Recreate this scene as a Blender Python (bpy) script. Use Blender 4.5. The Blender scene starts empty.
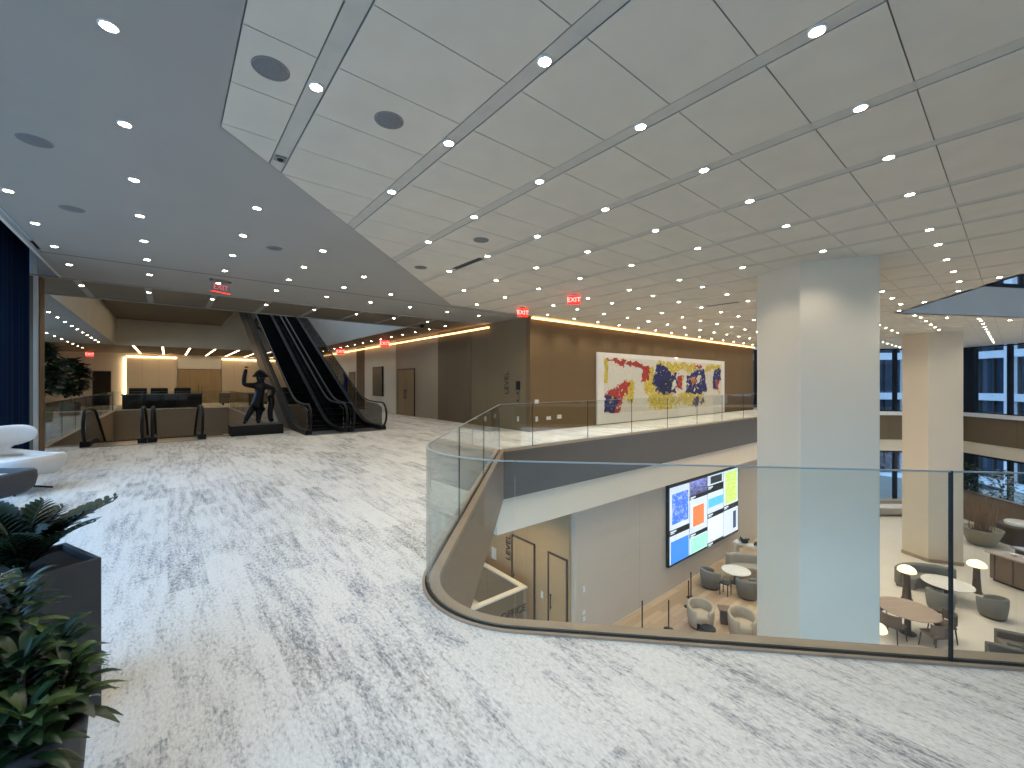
import bpy, bmesh, math, random
from mathutils import Vector, Matrix
from mathutils.geometry import tessellate_polygon
random.seed(11)
S = bpy.context.scene
COL = S.collection
PI = math.pi
CEIL = 3.69          # upper ceiling
LOW = -6.0           # lobby floor below

# ------------------------------------------------------------------ materials
def lin(c):
    if isinstance(c, str):
        c = [int(c[i:i + 2], 16) / 255 for i in (0, 2, 4)]
    return tuple((v / 12.92 if v <= .04045 else ((v + .055) / 1.055) ** 2.4) for v in c)

class NT:
    def __init__(s, name):
        s.m = bpy.data.materials.new(name); s.m.use_nodes = True
        s.t = s.m.node_tree; s.n = s.t.nodes; s.l = s.t.links
        s.b = s.n['Principled BSDF']; s.out = s.n['Material Output']
    def node(s, typ, **kw):
        n = s.n.new(typ)
        for k, v in kw.items(): setattr(n, k, v)
        return n
    def link(s, a, b): s.l.new(a, b)
    def coord(s, scale=(1, 1, 1), world=False, rot=(0, 0, 0)):
        mp = s.node('ShaderNodeMapping'); mp.inputs['Scale'].default_value = scale; mp.inputs['Rotation'].default_value = rot
        if world:
            g = s.node('ShaderNodeNewGeometry'); s.link(g.outputs['Position'], mp.inputs['Vector'])
        else:
            g = s.node('ShaderNodeTexCoord'); s.link(g.outputs['Object'], mp.inputs['Vector'])
        return mp.outputs['Vector']
    def noise(s, vec, scale, detail=3, rough=.5):
        n = s.node('ShaderNodeTexNoise'); n.inputs['Scale'].default_value = scale
        n.inputs['Detail'].default_value = detail; n.inputs['Roughness'].default_value = rough
        s.link(vec, n.inputs['Vector']); return n.outputs['Fac']
    def ramp(s, fac, stops):
        r = s.node('ShaderNodeValToRGB'); e = r.color_ramp.elements
        while len(e) < len(stops): e.new(.5)
        for q, (p, c) in zip(e, stops):
            q.position = p; q.color = (*c, 1) if len(c) == 3 else c
        s.link(fac, r.inputs['Fac']); return r.outputs['Color']
    def mix(s, fac, a, b, mode='MIX'):
        n = s.node('ShaderNodeMix', data_type='RGBA', blend_type=mode)
        for sock, v in ((n.inputs['Factor'], fac), (n.inputs['A'], a), (n.inputs['B'], b)):
            if hasattr(v, 'is_linked') or hasattr(v, 'links'): s.link(v, sock)
            elif isinstance(v, (int, float)): sock.default_value = v
            else: sock.default_value = (*v, 1) if len(v) == 3 else v
        return n.outputs['Result']
    def math(s, op, a, b=0.0, c=None):
        n = s.node('ShaderNodeMath', operation=op)
        for i, v in enumerate((a, b, c)):
            if v is None: continue
            if isinstance(v, (int, float)): n.inputs[i].default_value = v
            else: s.link(v, n.inputs[i])
        return n.outputs[0]
    def bump(s, h, strength=.2, dist=.01):
        n = s.node('ShaderNodeBump'); n.inputs['Strength'].default_value = strength; n.inputs['Distance'].default_value = dist
        s.link(h, n.inputs['Height']); s.link(n.outputs['Normal'], s.b.inputs['Normal'])

def mat(name, c, rough=.6, metal=0.0, var=.08, scale=6.0, spec=.5, stretch=(1, 1, 1), bump=0.0):
    k = NT(name); c = lin(c)
    f = k.noise(k.coord(stretch), scale, 4)
    col = k.ramp(f, [(.3, tuple(v * (1 - var) for v in c)), (.7, tuple(min(1, v * (1 + var)) for v in c))])
    k.link(col, k.b.inputs['Base Color'])
    k.b.inputs['Roughness'].default_value = rough; k.b.inputs['Metallic'].default_value = metal
    k.b.inputs['Specular IOR Level'].default_value = spec
    if bump: k.bump(f, bump, .004)
    return k.m

def emit(name, c, strength, sample='NONE'):
    k = NT(name); c = lin(c)
    k.b.inputs['Base Color'].default_value = (*c, 1); k.b.inputs['Emission Color'].default_value = (*c, 1)
    k.b.inputs['Emission Strength'].default_value = strength
    k.m.cycles.emission_sampling = sample
    return k.m

def carpet():
    k = NT('carpet')
    v = k.coord((1, 1, 1), world=True)
    sep = k.node('ShaderNodeSeparateXYZ'); k.link(v, sep.inputs[0])
    # narrow planks laid along Y: each plank has its own wear amount
    px = k.math('FLOOR', k.math('MULTIPLY', sep.outputs['X'], 4.0))
    off = k.math('MULTIPLY', k.math('FRACT', k.math('MULTIPLY', px, .381)), 1.0)
    py = k.math('FLOOR', k.math('ADD', sep.outputs['Y'], off))
    cmb = k.node('ShaderNodeCombineXYZ'); k.link(px, cmb.inputs[0]); k.link(py, cmb.inputs[1])
    wn = k.node('ShaderNodeTexWhiteNoise'); k.link(cmb.outputs[0], wn.inputs['Vector'])
    streak = k.noise(k.coord((15, 2.0, 1), world=True), 1.0, 4, .62)
    broad = k.noise(k.coord((1.1, .45, 1), world=True), 1.0, 3, .55)
    fine = k.noise(k.coord((60, 22, 1), world=True), 1.0, 4, .8)
    finer = k.noise(k.coord((90, 36, 1), world=True), 1.0, 2, .6)
    s = k.math('ADD', k.math('MULTIPLY', streak, 1.0), k.math('MULTIPLY', k.math('SUBTRACT', wn.outputs['Value'], .5), .24))
    s = k.math('ADD', s, k.math('MULTIPLY', k.math('SUBTRACT', broad, .5), .25))
    s = k.math('ADD', s, k.math('MULTIPLY', k.math('SUBTRACT', fine, .5), 1.5))
    mask = k.ramp(s, [(.42, (0, 0, 0)), (.60, (.36, .36, .36)), (.82, (1, 1, 1))])
    base = k.ramp(finer, [(.3, lin('c9c6be')), (.7, lin('dcdad4'))])
    tint = k.ramp(broad, [(.38, lin('62687a')), (.6, lin('76726a'))])
    k.link(k.mix(k.math('MULTIPLY', mask, .88), base, tint), k.b.inputs['Base Color'])
    k.b.inputs['Roughness'].default_value = .95; k.b.inputs['Specular IOR Level'].default_value = .15
    k.bump(finer, .3, .004)
    return k.m

def wall_cloth(name, c, axis='X', seam=3.0, var=.06):
    """woven wall covering with fine horizontal ribs and faint panel seams"""
    k = NT(name); c = lin(c)
    v = k.coord((1, 1, 1), world=True)
    sep = k.node('ShaderNodeSeparateXYZ'); k.link(v, sep.inputs[0])
    rib = k.noise(k.coord((2, 2, 60), world=True), 1.0, 3)
    big = k.noise(v, .9, 2)
    f = k.math('ADD', k.math('MULTIPLY', rib, .7), k.math('MULTIPLY', big, .3))
    col = k.ramp(f, [(.3, tuple(x * (1 - var) for x in c)), (.7, tuple(x * (1 + var) for x in c))])
    fr = k.math('FRACT', k.math('MULTIPLY', k.math('ADD', sep.outputs[axis], 100.0), 1 / seam))
    line = k.math('LESS_THAN', fr, .006 / seam * 1.5)
    col = k.mix(k.math('MULTIPLY', line, .55), col, (0.01, 0.01, 0.01))
    k.link(col, k.b.inputs['Base Color']); k.b.inputs['Roughness'].default_value = .75
    k.b.inputs['Specular IOR Level'].default_value = .25
    k.bump(rib, .15, .003)
    return k.m

def planks(name, a, b, w=.18, l=1.6, axis=0, rough=.4):
    k = NT(name)
    br = k.node('ShaderNodeTexBrick'); k.link(k.coord((1, 1, 1), world=True, rot=(0, 0, axis)), br.inputs['Vector'])
    br.inputs['Scale'].default_value = 1; br.inputs['Brick Width'].default_value = l; br.inputs['Row Height'].default_value = w
    br.inputs['Mortar Size'].default_value = .004; br.inputs['Color1'].default_value = (*lin(a), 1)
    br.inputs['Color2'].default_value = (*lin(b), 1); br.inputs['Mortar'].default_value = (*[x * .45 for x in lin(a)], 1)
    g = k.noise(k.coord((3, 30, 3), world=True, rot=(0, 0, axis)), 1, 4)
    k.link(k.mix(.25, br.outputs['Color'], k.ramp(g, [(.3, lin(a)), (.7, lin(b))])), k.b.inputs['Base Color'])
    k.b.inputs['Roughness'].default_value = rough
    return k.m

def stone(name, a, b, rough=.3, size=1.2):
    k = NT(name)
    br = k.node('ShaderNodeTexBrick'); k.link(k.coord((1, 1, 1), world=True), br.inputs['Vector'])
    br.offset = 0; br.inputs['Scale'].default_value = 1; br.inputs['Brick Width'].default_value = size; br.inputs['Row Height'].default_value = size
    br.inputs['Mortar Size'].default_value = .004
    br.inputs['Color1'].default_value = (*lin(a), 1); br.inputs['Color2'].default_value = (*lin(b), 1)
    br.inputs['Mortar'].default_value = (*[x * .7 for x in lin(a)], 1)
    n = k.noise(k.coord((1, 1, 1), world=True), 2.5, 6)
    k.link(k.mix(.5, br.outputs['Color'], k.ramp(n, [(.3, lin(a)), (.7, lin(b))])), k.b.inputs['Base Color'])
    k.b.inputs['Roughness'].default_value = rough
    return k.m

def glass(name, tint=(.93, .96, .95), edge=.03, gl=1.0, graze=.75):
    """clear sheet glass: see-through with a Fresnel mirror reflection"""
    k = NT(name)
    tr = k.node('ShaderNodeBsdfTransparent'); tr.inputs['Color'].default_value = (*tint, 1)
    gs = k.node('ShaderNodeBsdfGlossy'); gs.inputs['Roughness'].default_value = edge
    lw = k.node('ShaderNodeLayerWeight')          # Schlick curve, the same from both sides of the sheet
    n = k.noise(k.coord(), .6, 1)
    mx = k.node('ShaderNodeMixShader')
    p5 = k.math('POWER', lw.outputs['Facing'], 4.5)
    fac = k.math('ADD', k.math('MULTIPLY', p5, graze), .035 * gl)
    k.link(k.math('MULTIPLY', fac, k.math('ADD', k.math('MULTIPLY', n, .1), .95)), mx.inputs[0])
    k.link(tr.outputs[0], mx.inputs[1]); k.link(gs.outputs[0], mx.inputs[2])
    k.link(mx.outputs[0], k.out.inputs['Surface'])
    return k.m

def vcol(name, rough=.7, emis=0):
    k = NT(name); a = k.node('ShaderNodeAttribute', attribute_name='Col')
    n = k.noise(k.coord(), 40, 3)
    c = k.mix(.12, a.outputs['Color'], k.ramp(n, [(.3, (.2, .2, .2)), (.7, (1, 1, 1))]), 'MULTIPLY')
    k.link(c, k.b.inputs['Base Color']); k.b.inputs['Roughness'].default_value = rough
    if emis:
        k.link(c, k.b.inputs['Emission Color']); k.b.inputs['Emission Strength'].default_value = emis
        k.b.inputs['Base Color'].default_value = (0, 0, 0, 1)
    return k.m

M = dict(
    carpet=carpet(),
    ceil_plain=mat('ceiling_paint', 'a6a39d', .85, var=.02, scale=1.5, spec=.2),
    ceil_tile=mat('ceiling_tile', 'd6cfc1', .9, var=.03, scale=3, spec=.15),
    ceil_gap=mat('ceiling_reveal', '8a8885', .9),
    track=mat('ceiling_track', 'c4c0b6', .7, var=.05, spec=.3),
    track_lip=mat('ceiling_track_lip', '8a8986', .6),
    soffit=wall_cloth('brown_soffit', '7f7465', 'Y', 2.4),
    bulk=mat('bulkhead_paint', 'dcd0b8', .8, var=.03, scale=1),
    bulk_white=mat('bulkhead_white', 'd8d6d0', .7, var=.03, scale=1),
    tan=wall_cloth('tan_wall', '745f43', 'X', 3.05),
    tan_y=wall_cloth('tan_wall_side', '7d6e55', 'Y', 3.3),
    wood_dark=wall_cloth('brown_wood_panel', '6d5f4b', 'Y', 2.5),
    taupe=wall_cloth('taupe_panel', '9c907e', 'Y', 2.1),
    cream=wall_cloth('cream_panel', 'd4ccbc', 'Y', 2.2, .03),
    low_wall=wall_cloth('grey_tan_wall', 'cabfb0', 'X', 3.4),
    fascia=mat('bronze_fascia', '8f7f6b', .42, .35, var=.04, scale=1.2),
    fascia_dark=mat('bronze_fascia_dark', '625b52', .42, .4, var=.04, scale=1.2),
    cap=mat('bronze_cap', 'a89682', .4, .4, var=.05),
    black=mat('black_metal', '141416', .45, .3, var=.1),
    black_gap=mat('black_channel', '08080a', .6),
    steel=mat('brushed_steel', 'a9a9a6', .3, 1.0, var=.06, stretch=(1, 20, 1)),
    column=mat('column_plaster', 'd8cbb5', .6, var=.015, scale=.8, spec=.4),
    lowfloor=stone('beige_stone', 'ddd2c2', 'e8dfd2', .28, 1.2),
    lowwood=planks('oak_planks', 'ab8f70', 'cfb697', .2, 1.8, 0),
    rug=mat('mauve_rug', 'b9b0b4', .95, var=.1, scale=20),
    glass=glass('balustrade_glass', (.93, .955, .95)),
    glass_edge=mat('glass_edge', '8e9a9a', .35, var=.03),
    win_glass=glass('window_glass', (.9, .95, 1.0)),
    esc_glass=glass('escalator_glass', (.74, .74, .72), .03, 8.0, .45),
    navy=mat('navy_drape', '0d2140', .9, var=.12, scale=3, stretch=(1, 1, .1), spec=.03),
    walnut=wall_cloth('walnut_pier', '6e5a48', 'Z', 9),
    white=mat('white_enamel', 'e2e2e0', .45, var=.02),
    frame_white=mat('white_frame', 'e9e4da', .5, var=.03),
    door=wall_cloth('timber_door', '8e7a5e', 'Y', 5),
    door_gold=wall_cloth('honey_timber_door', 'a38f6f', 'X', .62),
    dark_void=mat('dark_opening', '17140f', .9),
    sign=mat('charcoal_lettering', '2c2720', .6),
    screen_dark=mat('dark_display', '3e3c39', .35),
    seat_taupe=mat('taupe_upholstery', 'a2988a', .9, var=.08, scale=30, bump=.2),
    seat_grey=mat('grey_green_upholstery', '7c7a72', .9, var=.08, scale=30, bump=.2),
    seat_beige=mat('beige_upholstery', 'b3a794', .9, var=.08, scale=30, bump=.2),
    seat_dark=mat('charcoal_upholstery', '6e6962', .9, var=.1, scale=30, bump=.2),
    chair_white=mat('white_leather', 'dad6d0', .5, var=.02, scale=8),
    chair_grey=mat('charcoal_shell', '47474a', .75, var=.08, scale=20),
    marble=mat('white_marble', 'e9e5de', .25, var=.05, scale=4),
    rosewood=planks('rosy_timber_top', 'a58e7e', 'b39d8c', .12, 1.4, .6, .35),
    dark_wood=mat('dark_timber', '4b3c30', .5, var=.15, scale=5, stretch=(1, 8, 1)),
    mid_wood=mat('brown_timber', '75614e', .5, var=.12, scale=5, stretch=(1, 8, 1)),
    stone_top=mat('taupe_stone_top', 'b09c86', .35, var=.08),
    mauve_top=mat('mauve_stone_top', '8f8790', .3, var=.08),
    planter=mat('charcoal_planter', '3b3c3f', .55, var=.1, scale=12, bump=.15),
    planter_pale=mat('sage_planter', '8d8672', .6, var=.08),
    soil=mat('potting_soil', '2a2019', .95, var=.3, scale=40),
    leaf=mat('glossy_leaf', '22391e', .35, var=.3, scale=9),
    leaf_dark=mat('deep_green_leaf', '1c321e', .45, var=.3, scale=9),
    leaf_lime=mat('lime_edged_leaf', '4c6133', .4, var=.4, scale=14),
    trunk=mat('pale_stem', 'a59c8e', .8, var=.15, scale=14, stretch=(1, 1, .2)),
    reed=mat('dry_reed', '8f6f52', .8, var=.2, scale=10),
    bronze=mat('black_bronze', '17171a', .35, .55, var=.25, scale=9, bump=.3),
    speaker=mat('speaker_mesh', '77787a', .8, var=.08, scale=60),
    lens=emit('downlight_lens', (1.0, .93, .80), 40),
    cove=emit('cove_tape', (1.0, .76, .48), 4.5, 'AUTO'),
    cove_far=emit('far_cove_tape', (1.0, .82, .58), 12, 'AUTO'),
    seat_brown=mat('brown_upholstery', '6d5d50', .8, var=.1, scale=30, bump=.2),
    strip=emit('strip_lens', (1.0, .88, .70), 8, 'AUTO'),
    lampglow=emit('lamp_glow', (1.0, .90, .70), 1.5, 'AUTO'),
    exit_face=mat('exit_red', 'c02622', .5),
    exit_lit=emit('exit_lit', (.95, .16, .12), 2.2),
    exit_letter=emit('exit_letter', (1.0, .74, .70), 1.8),
    art=vcol('painted_canvas', .75),
    mount=emit('display_mount', (.86, .90, .96), .74),
    step_black=mat('step_tread', '0a0a0b', .8, .0, spec=.2),
    pier_blue=mat('pale_concrete', 'e6ebf0', .8, var=.05),
    far_glass=mat('dark_office_glass', '3a4656', .25, var=.25, scale=.4),
)

# ------------------------------------------------------------------ mesh builder
class MB:
    def __init__(s): s.v = []; s.f = []; s.mi = []; s.sm = []; s.col = []
    def add(s, vs, fs, mi=0, smooth=False, xf=None):
        b = len(s.v)
        s.v += [tuple(xf @ Vector(p)) if xf else tuple(p) for p in vs]
        for f in fs: s.f.append([b + i for i in f]); s.mi.append(mi); s.sm.append(smooth)
        return s
    def box(s, x0, y0, z0, x1, y1, z1, mi=0, xf=None):
        vs = [(x, y, z) for z in (z0, z1) for y in (y0, y1) for x in (x0, x1)]
        return s.add(vs, [(0, 2, 3, 1), (4, 5, 7, 6), (0, 1, 5, 4), (2, 6, 7, 3), (0, 4, 6, 2), (1, 3, 7, 5)], mi, False, xf)
    def cbox(s, c, d, mi=0, xf=None):
        return s.box(c[0] - d[0] / 2, c[1] - d[1] / 2, c[2] - d[2] / 2, c[0] + d[0] / 2, c[1] + d[1] / 2, c[2] + d[2] / 2, mi, xf)
    def prism(s, poly, z0, z1, mi=0, xf=None, smooth=False):
        n = len(poly); a = sum(poly[i][0] * poly[(i + 1) % n][1] - poly[(i + 1) % n][0] * poly[i][1] for i in range(n))
        if a < 0: poly = poly[::-1]
        vs = [(x, y, z0) for x, y in poly] + [(x, y, z1) for x, y in poly]
        tris = tessellate_polygon([[Vector((x, y, 0)) for x, y in poly]]) if n > 4 else None
        s.add(vs, [(i, (i + 1) % n, n + (i + 1) % n, n + i) for i in range(n)], mi, smooth, xf)
        if tris is None: s.add(vs, [tuple(range(n))[::-1], tuple(range(n, 2 * n))], mi, False, xf)
        else:
            fs = []
            for t in tris:
                p = [Vector((*poly[i], 0)) for i in t]
                t = t if (p[1] - p[0]).cross(p[2] - p[0]).z > 0 else t[::-1]
                fs += [tuple(i + n for i in t), tuple(t[::-1])]
            s.add(vs, fs, mi, False, xf)
        return s
    def flat(s, loops, z, up=True, mi=0):
        """flat polygon with holes"""
        pts = [Vector((x, y, 0)) for lp in loops for x, y in lp]
        fs = []
        for t in tessellate_polygon([[Vector((x, y, 0)) for x, y in lp] for lp in loops]):
            n = (pts[t[1]] - pts[t[0]]).cross(pts[t[2]] - pts[t[0]]).z
            if abs(n) < 1e-9: continue
            fs.append(t if (n > 0) == up else t[::-1])
        return s.add([(p.x, p.y, z) for p in pts], fs, mi)
    def ribbon(s, path, z0, z1, mi=0, closed=False):
        n = len(path); vs = [(x, y, z0) for x, y in path] + [(x, y, z1) for x, y in path]
        return s.add(vs, [(i, (i + 1) % n, n + (i + 1) % n, n + i) for i in range(n if closed else n - 1)], mi)
    def band(s, p, q, z0, z1, mi=0, smooth=False):
        """solid between two parallel plan paths"""
        n = len(p); vs = []
        for a, b in zip(p, q): vs += [(*a, z0), (*b, z0), (*b, z1), (*a, z1)]
        fs = []
        for i in range(n - 1):
            for j in range(4): fs.append((4 * i + j, 4 * i + 4 + j, 4 * i + 4 + (j + 1) % 4, 4 * i + (j + 1) % 4))
        fs += [(0, 1, 2, 3), (4 * n - 1, 4 * n - 2, 4 * n - 3, 4 * n - 4)]
        return s.add(vs, fs, mi, smooth)
    def lathe(s, prof, c=(0, 0, 0), n=24, mi=0, smooth=True, sx=1, sy=1, xf=None):
        vs = []; m = len(prof)
        for r, z in prof:
            for k in range(n):
                a = 2 * PI * k / n; vs.append((c[0] + r * sx * math.cos(a), c[1] + r * sy * math.sin(a), c[2] + z))
        fs = [(i * n + k, i * n + (k + 1) % n, (i + 1) * n + (k + 1) % n, (i + 1) * n + k) for i in range(m - 1) for k in range(n)]
        s.add(vs, fs, mi, smooth, xf)
        s.add(vs[:n], [tuple(range(n))[::-1]], mi, False, xf); s.add(vs[-n:], [tuple(range(n))], mi, False, xf)
        return s
    def tube(s, path, r, n=8, mi=0, closed=False, r1=None, flat=1.0):
        P = [Vector(p) for p in path]; m = len(P); vs = []
        prev = None
        for i, p in enumerate(P):
            if closed: t = P[(i + 1) % m] - P[i - 1]
            else: t = P[min(i + 1, m - 1)] - P[max(i - 1, 0)]
            t.normalize()
            if prev is None:
                u = t.cross(Vector((0, 0, 1)))
                if u.length < .1: u = t.cross(Vector((1, 0, 0)))
            else: u = prev - t * prev.dot(t)
            u.normalize(); prev = u; w = t.cross(u)
            rr = r if r1 is None else r + (r1 - r) * i / (m - 1)
            for k in range(n):
                a = 2 * PI * k / n; vs.append(p + u * (rr * math.cos(a)) + w * (rr * flat * math.sin(a)))
        fs = []
        for i in range(m if closed else m - 1):
            j = (i + 1) % m
            fs += [(i * n + k, i * n + (k + 1) % n, j * n + (k + 1) % n, j * n + k) for k in range(n)]
        s.add(vs, fs, mi, True)
        if not closed: s.add(vs[:n], [tuple(range(n))[::-1]], mi); s.add(vs[-n:], [tuple(range(n))], mi)
        return s
    def ball(s, c, r, n=14, mi=0, xf=None):
        m = n // 2; rx, ry, rz = r if hasattr(r, '__len__') else (r, r, r)
        vs = [(c[0] + rx * math.sin(PI * i / m) * math.cos(2 * PI * k / n), c[1] + ry * math.sin(PI * i / m) * math.sin(2 * PI * k / n), c[2] - rz * math.cos(PI * i / m)) for i in range(m + 1) for k in range(n)]
        return s.add(vs, [(i * n + k, i * n + (k + 1) % n, (i + 1) * n + (k + 1) % n, (i + 1) * n + k) for i in range(m) for k in range(n)], mi, True, xf)
    def grid(s, fn, nu, nv, mi=0, smooth=True):
        vs = [fn(i / nu, j / nv) for j in range(nv + 1) for i in range(nu + 1)]
        return s.add(vs, [(j * (nu + 1) + i, j * (nu + 1) + i + 1, (j + 1) * (nu + 1) + i + 1, (j + 1) * (nu + 1) + i) for j in range(nv) for i in range(nu)], mi, smooth)
    def build(s, name, mats, parent=None, loc=None, rz=0, bevel=0, solid=0, subsurf=0, weld=False):
        me = bpy.data.meshes.new(name); me.from_pydata(s.v, [], s.f)
        for m_ in (mats if isinstance(mats, (list, tuple)) else [mats]): me.materials.append(m_)
        me.polygons.foreach_set('material_index', s.mi); me.polygons.foreach_set('use_smooth', s.sm)
        if weld:
            bm = bmesh.new(); bm.from_mesh(me); bmesh.ops.remove_doubles(bm, verts=bm.verts, dist=1e-5)
            bmesh.ops.recalc_face_normals(bm, faces=bm.faces); bm.to_mesh(me); bm.free()
        me.update()
        o = bpy.data.objects.new(name, me); COL.objects.link(o)
        if parent: o.parent = parent
        if loc: o.location = loc
        o.rotation_euler.z = rz
        if solid: q = o.modifiers.new('solid', 'SOLIDIFY'); q.thickness = solid; q.offset = 0
        if bevel: q = o.modifiers.new('bevel', 'BEVEL'); q.width = bevel; q.segments = 2; q.limit_method = 'ANGLE'
        if subsurf: q = o.modifiers.new('sub', 'SUBSURF'); q.levels = subsurf; q.render_levels = subsurf
        return o

def tag(o, label=None, cat=None, group=None, kind=None):
    for k, v in (('label', label), ('category', cat), ('group', group), ('kind', kind)):
        if v: o[k] = v
    return o
def thing(name, label, cat, loc=(0, 0, 0), rz=0, group=None):
    o = bpy.data.objects.new(name, None); COL.objects.link(o); o.empty_display_size = .1
    o.location = loc; o.rotation_euler.z = rz
    return tag(o, label, cat, group, 'thing')
def struct(o): o['kind'] = 'structure'; return o
def children(o): return [c for c in COL.objects if c.parent == o]
KIDS = {}
def dup(root, loc, rz=None, label=None, group=None):
    """a copy of a thing with copies of its parts and sub-parts"""
    r = root.copy(); COL.objects.link(r); r.location = loc
    if rz is not None: r.rotation_euler.z = rz
    if label: r['label'] = label
    if group: r['group'] = group
    if root.name not in KIDS: KIDS[root.name] = [(c, children(c)) for c in children(root)]
    for c, gs in KIDS[root.name]:
        d = c.copy(); COL.objects.link(d); d.parent = r
        for g in gs: e = g.copy(); COL.objects.link(e); e.parent = d
    return r
def text(name, body, size, m, loc, rot, parent=None, depth=.006, align='CENTER'):
    cu = bpy.data.curves.new(name, 'FONT'); cu.body = body; cu.size = size; cu.extrude = depth
    cu.align_x = align; cu.align_y = 'CENTER'; cu.materials.append(m)
    f = bpy.data.objects.new('lettering', cu); COL.objects.link(f)
    me = bpy.data.meshes.new_from_object(f.evaluated_get(bpy.context.evaluated_depsgraph_get()))
    bpy.data.objects.remove(f); me.materials.clear(); me.materials.append(m)
    o = bpy.data.objects.new(name, me); COL.objects.link(o); o.location = loc; o.rotation_euler = rot
    if parent: o.parent = parent
    return o
def lamp(name, typ, loc, energy, color, rot=(0, 0, 0), **kw):
    l = bpy.data.lights.new(name, typ); l.energy = energy; l.color = color
    for k, v in kw.items(): setattr(l, k, v)
    o = bpy.data.objects.new(name, l); COL.objects.link(o); o.location = loc; o.rotation_euler = rot
    return o
ORD = ('first second third fourth fifth sixth seventh eighth ninth tenth eleventh twelfth thirteenth fourteenth fifteenth sixteenth '
       'seventeenth eighteenth nineteenth twentieth twenty-first twenty-second twenty-third twenty-fourth twenty-fifth twenty-sixth twenty-seventh twenty-eighth twenty-ninth thirtieth').split()
# ------------------------------------------------------------------ plan geometry of the atrium edge
R2 = math.sqrt(2)
LA, LB = math.radians(46.8), math.radians(-46.7)     # headings of the diagonal and of the near edge
LP, NP = Vector((5.97, 7.5)), Vector((1.705, 2.175))  # a point on each
LN, NN = Vector((-math.sin(LA), math.cos(LA))), Vector((math.sin(LB), -math.cos(LB)))   # outward, away from the opening
def cross_lines(p, a, q, b):
    d = math.cos(a) * math.sin(b) - math.sin(a) * math.cos(b); w = q - p
    t = (w.x * math.sin(b) - w.y * math.cos(b)) / d
    return p + t * Vector((math.cos(a), math.sin(a)))
AR = .68
AC = cross_lines(LP - LN * AR, LA, NP - NN * AR, LB)
def arc_pts(o, n=18):
    r = AR + o; a0, a1 = math.atan2(NN.y, NN.x) % (2 * PI), math.atan2(LN.y, LN.x)
    return [(AC.x + r * math.cos(a), AC.y + r * math.sin(a)) for a in [a0 + (a1 - a0) * i / n for i in range(n + 1)]]
def edge(o, far=32.1):
    """slab edge pushed o metres back from the opening: near side, rounded nose, diagonal, far balcony"""
    s = cross_lines(NP + NN * o, LB, Vector((0, -13)), 0.0)
    b = cross_lines(LP + LN * o, LA, Vector((0, 7.5 + o)), 0.0)
    return [(s.x, s.y)] + arc_pts(o) + [(b.x, b.y), (far, 7.5 + o)]

V = (37.4, 2.2)                      # corner of the glazed facade
# ------------------------------------------------------------------ floors
mb = MB()
outer = [(-3.2, -13)] + edge(0.02) + [(27, 12.6), (27, 42), (-7, 42), (-7, 12.6), (-3.2, 12.6)]
void = [(-2.3, 14.9), (1.35, 14.9), (1.35, 15.3), (3.0, 15.3), (3.0, 31.9), (-2.3, 31.9)]
mb.flat([outer, void], 0.0)
struct(mb.build('floor', M['carpet']))
struct(MB().flat([[(-9, -14), (45, -14), (45, 43), (-9, 43)]], LOW).build('floor_lobby', M['lowfloor']))
struct(MB().box(8.95, 3.8, LOW, 22, 8.02, LOW + .012).build('floor_timber', M['lowwood']))

# edge trim, fascia
mb = MB(); mb.band(edge(.02), edge(.10), -.03, .018); mb.band(edge(.135), edge(.155), -.03, .014)
struct(mb.build('trim_1', M['cap']))
struct(MB().band(edge(.10), edge(.135), -.03, .008).build('trim_2', M['black_gap']))
e0 = edge(0.02); e1 = edge(.3)
struct(MB().band(e0[:-1], e1[:-1], -1.12, -.03).build('trim_3', M['fascia']))
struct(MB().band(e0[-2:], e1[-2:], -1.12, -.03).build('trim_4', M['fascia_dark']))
struct(MB().box(5.85, 7.62, -1.95, 32, 7.75, -1.12).build('wall_bulkhead', mat('bulkhead_face', 'eee1cb', .7, var=.02, scale=1)))
# lobby ceiling under the upper slab
mb = MB()
mb.flat([[(-3.2, -13), (14.4, -13)] + edge(1.1)[1:-2] + [(4.9, 7.75), (32, 7.75), (27, 12.6), (27, 43), (-9, 43), (-9, 12), (-3.2, 12)],
         [(-2.3, 14.9), (3, 14.9), (3, 31.9), (-2.3, 31.9)]], -1.95, up=False)
mb.band(edge(.3)[:-1], edge(1.15)[:-1], -1.12, -1.05)
struct(mb.build('ceiling_lobby', M['ceil_plain']))
# void fascias around the down escalators
mb = MB()
vv = void
vo = [(-2.55, 14.65), (1.6, 14.65), (1.6, 15.05), (3.25, 15.05), (3.25, 32.15), (-2.55, 32.15)]
mb.band(vv + vv[:1], vo + vo[:1], -1.95, -.004)
struct(mb.build('trim_5', mat('void_cladding', 'a8957c', .5, .1, var=.04)))
mb = MB(); vi = [(-2.24, 14.96), (1.29, 14.96), (1.29, 15.36), (2.94, 15.36), (2.94, 31.84), (-2.24, 31.84)]
vo = [(-2.4, 14.8), (1.45, 14.8), (1.45, 15.2), (3.1, 15.2), (3.1, 32.0), (-2.4, 32.0)]
mb.band(vi + vi[:1], vo + vo[:1], -.02, .016)
struct(mb.build('trim_6', M['cap']))

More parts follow.
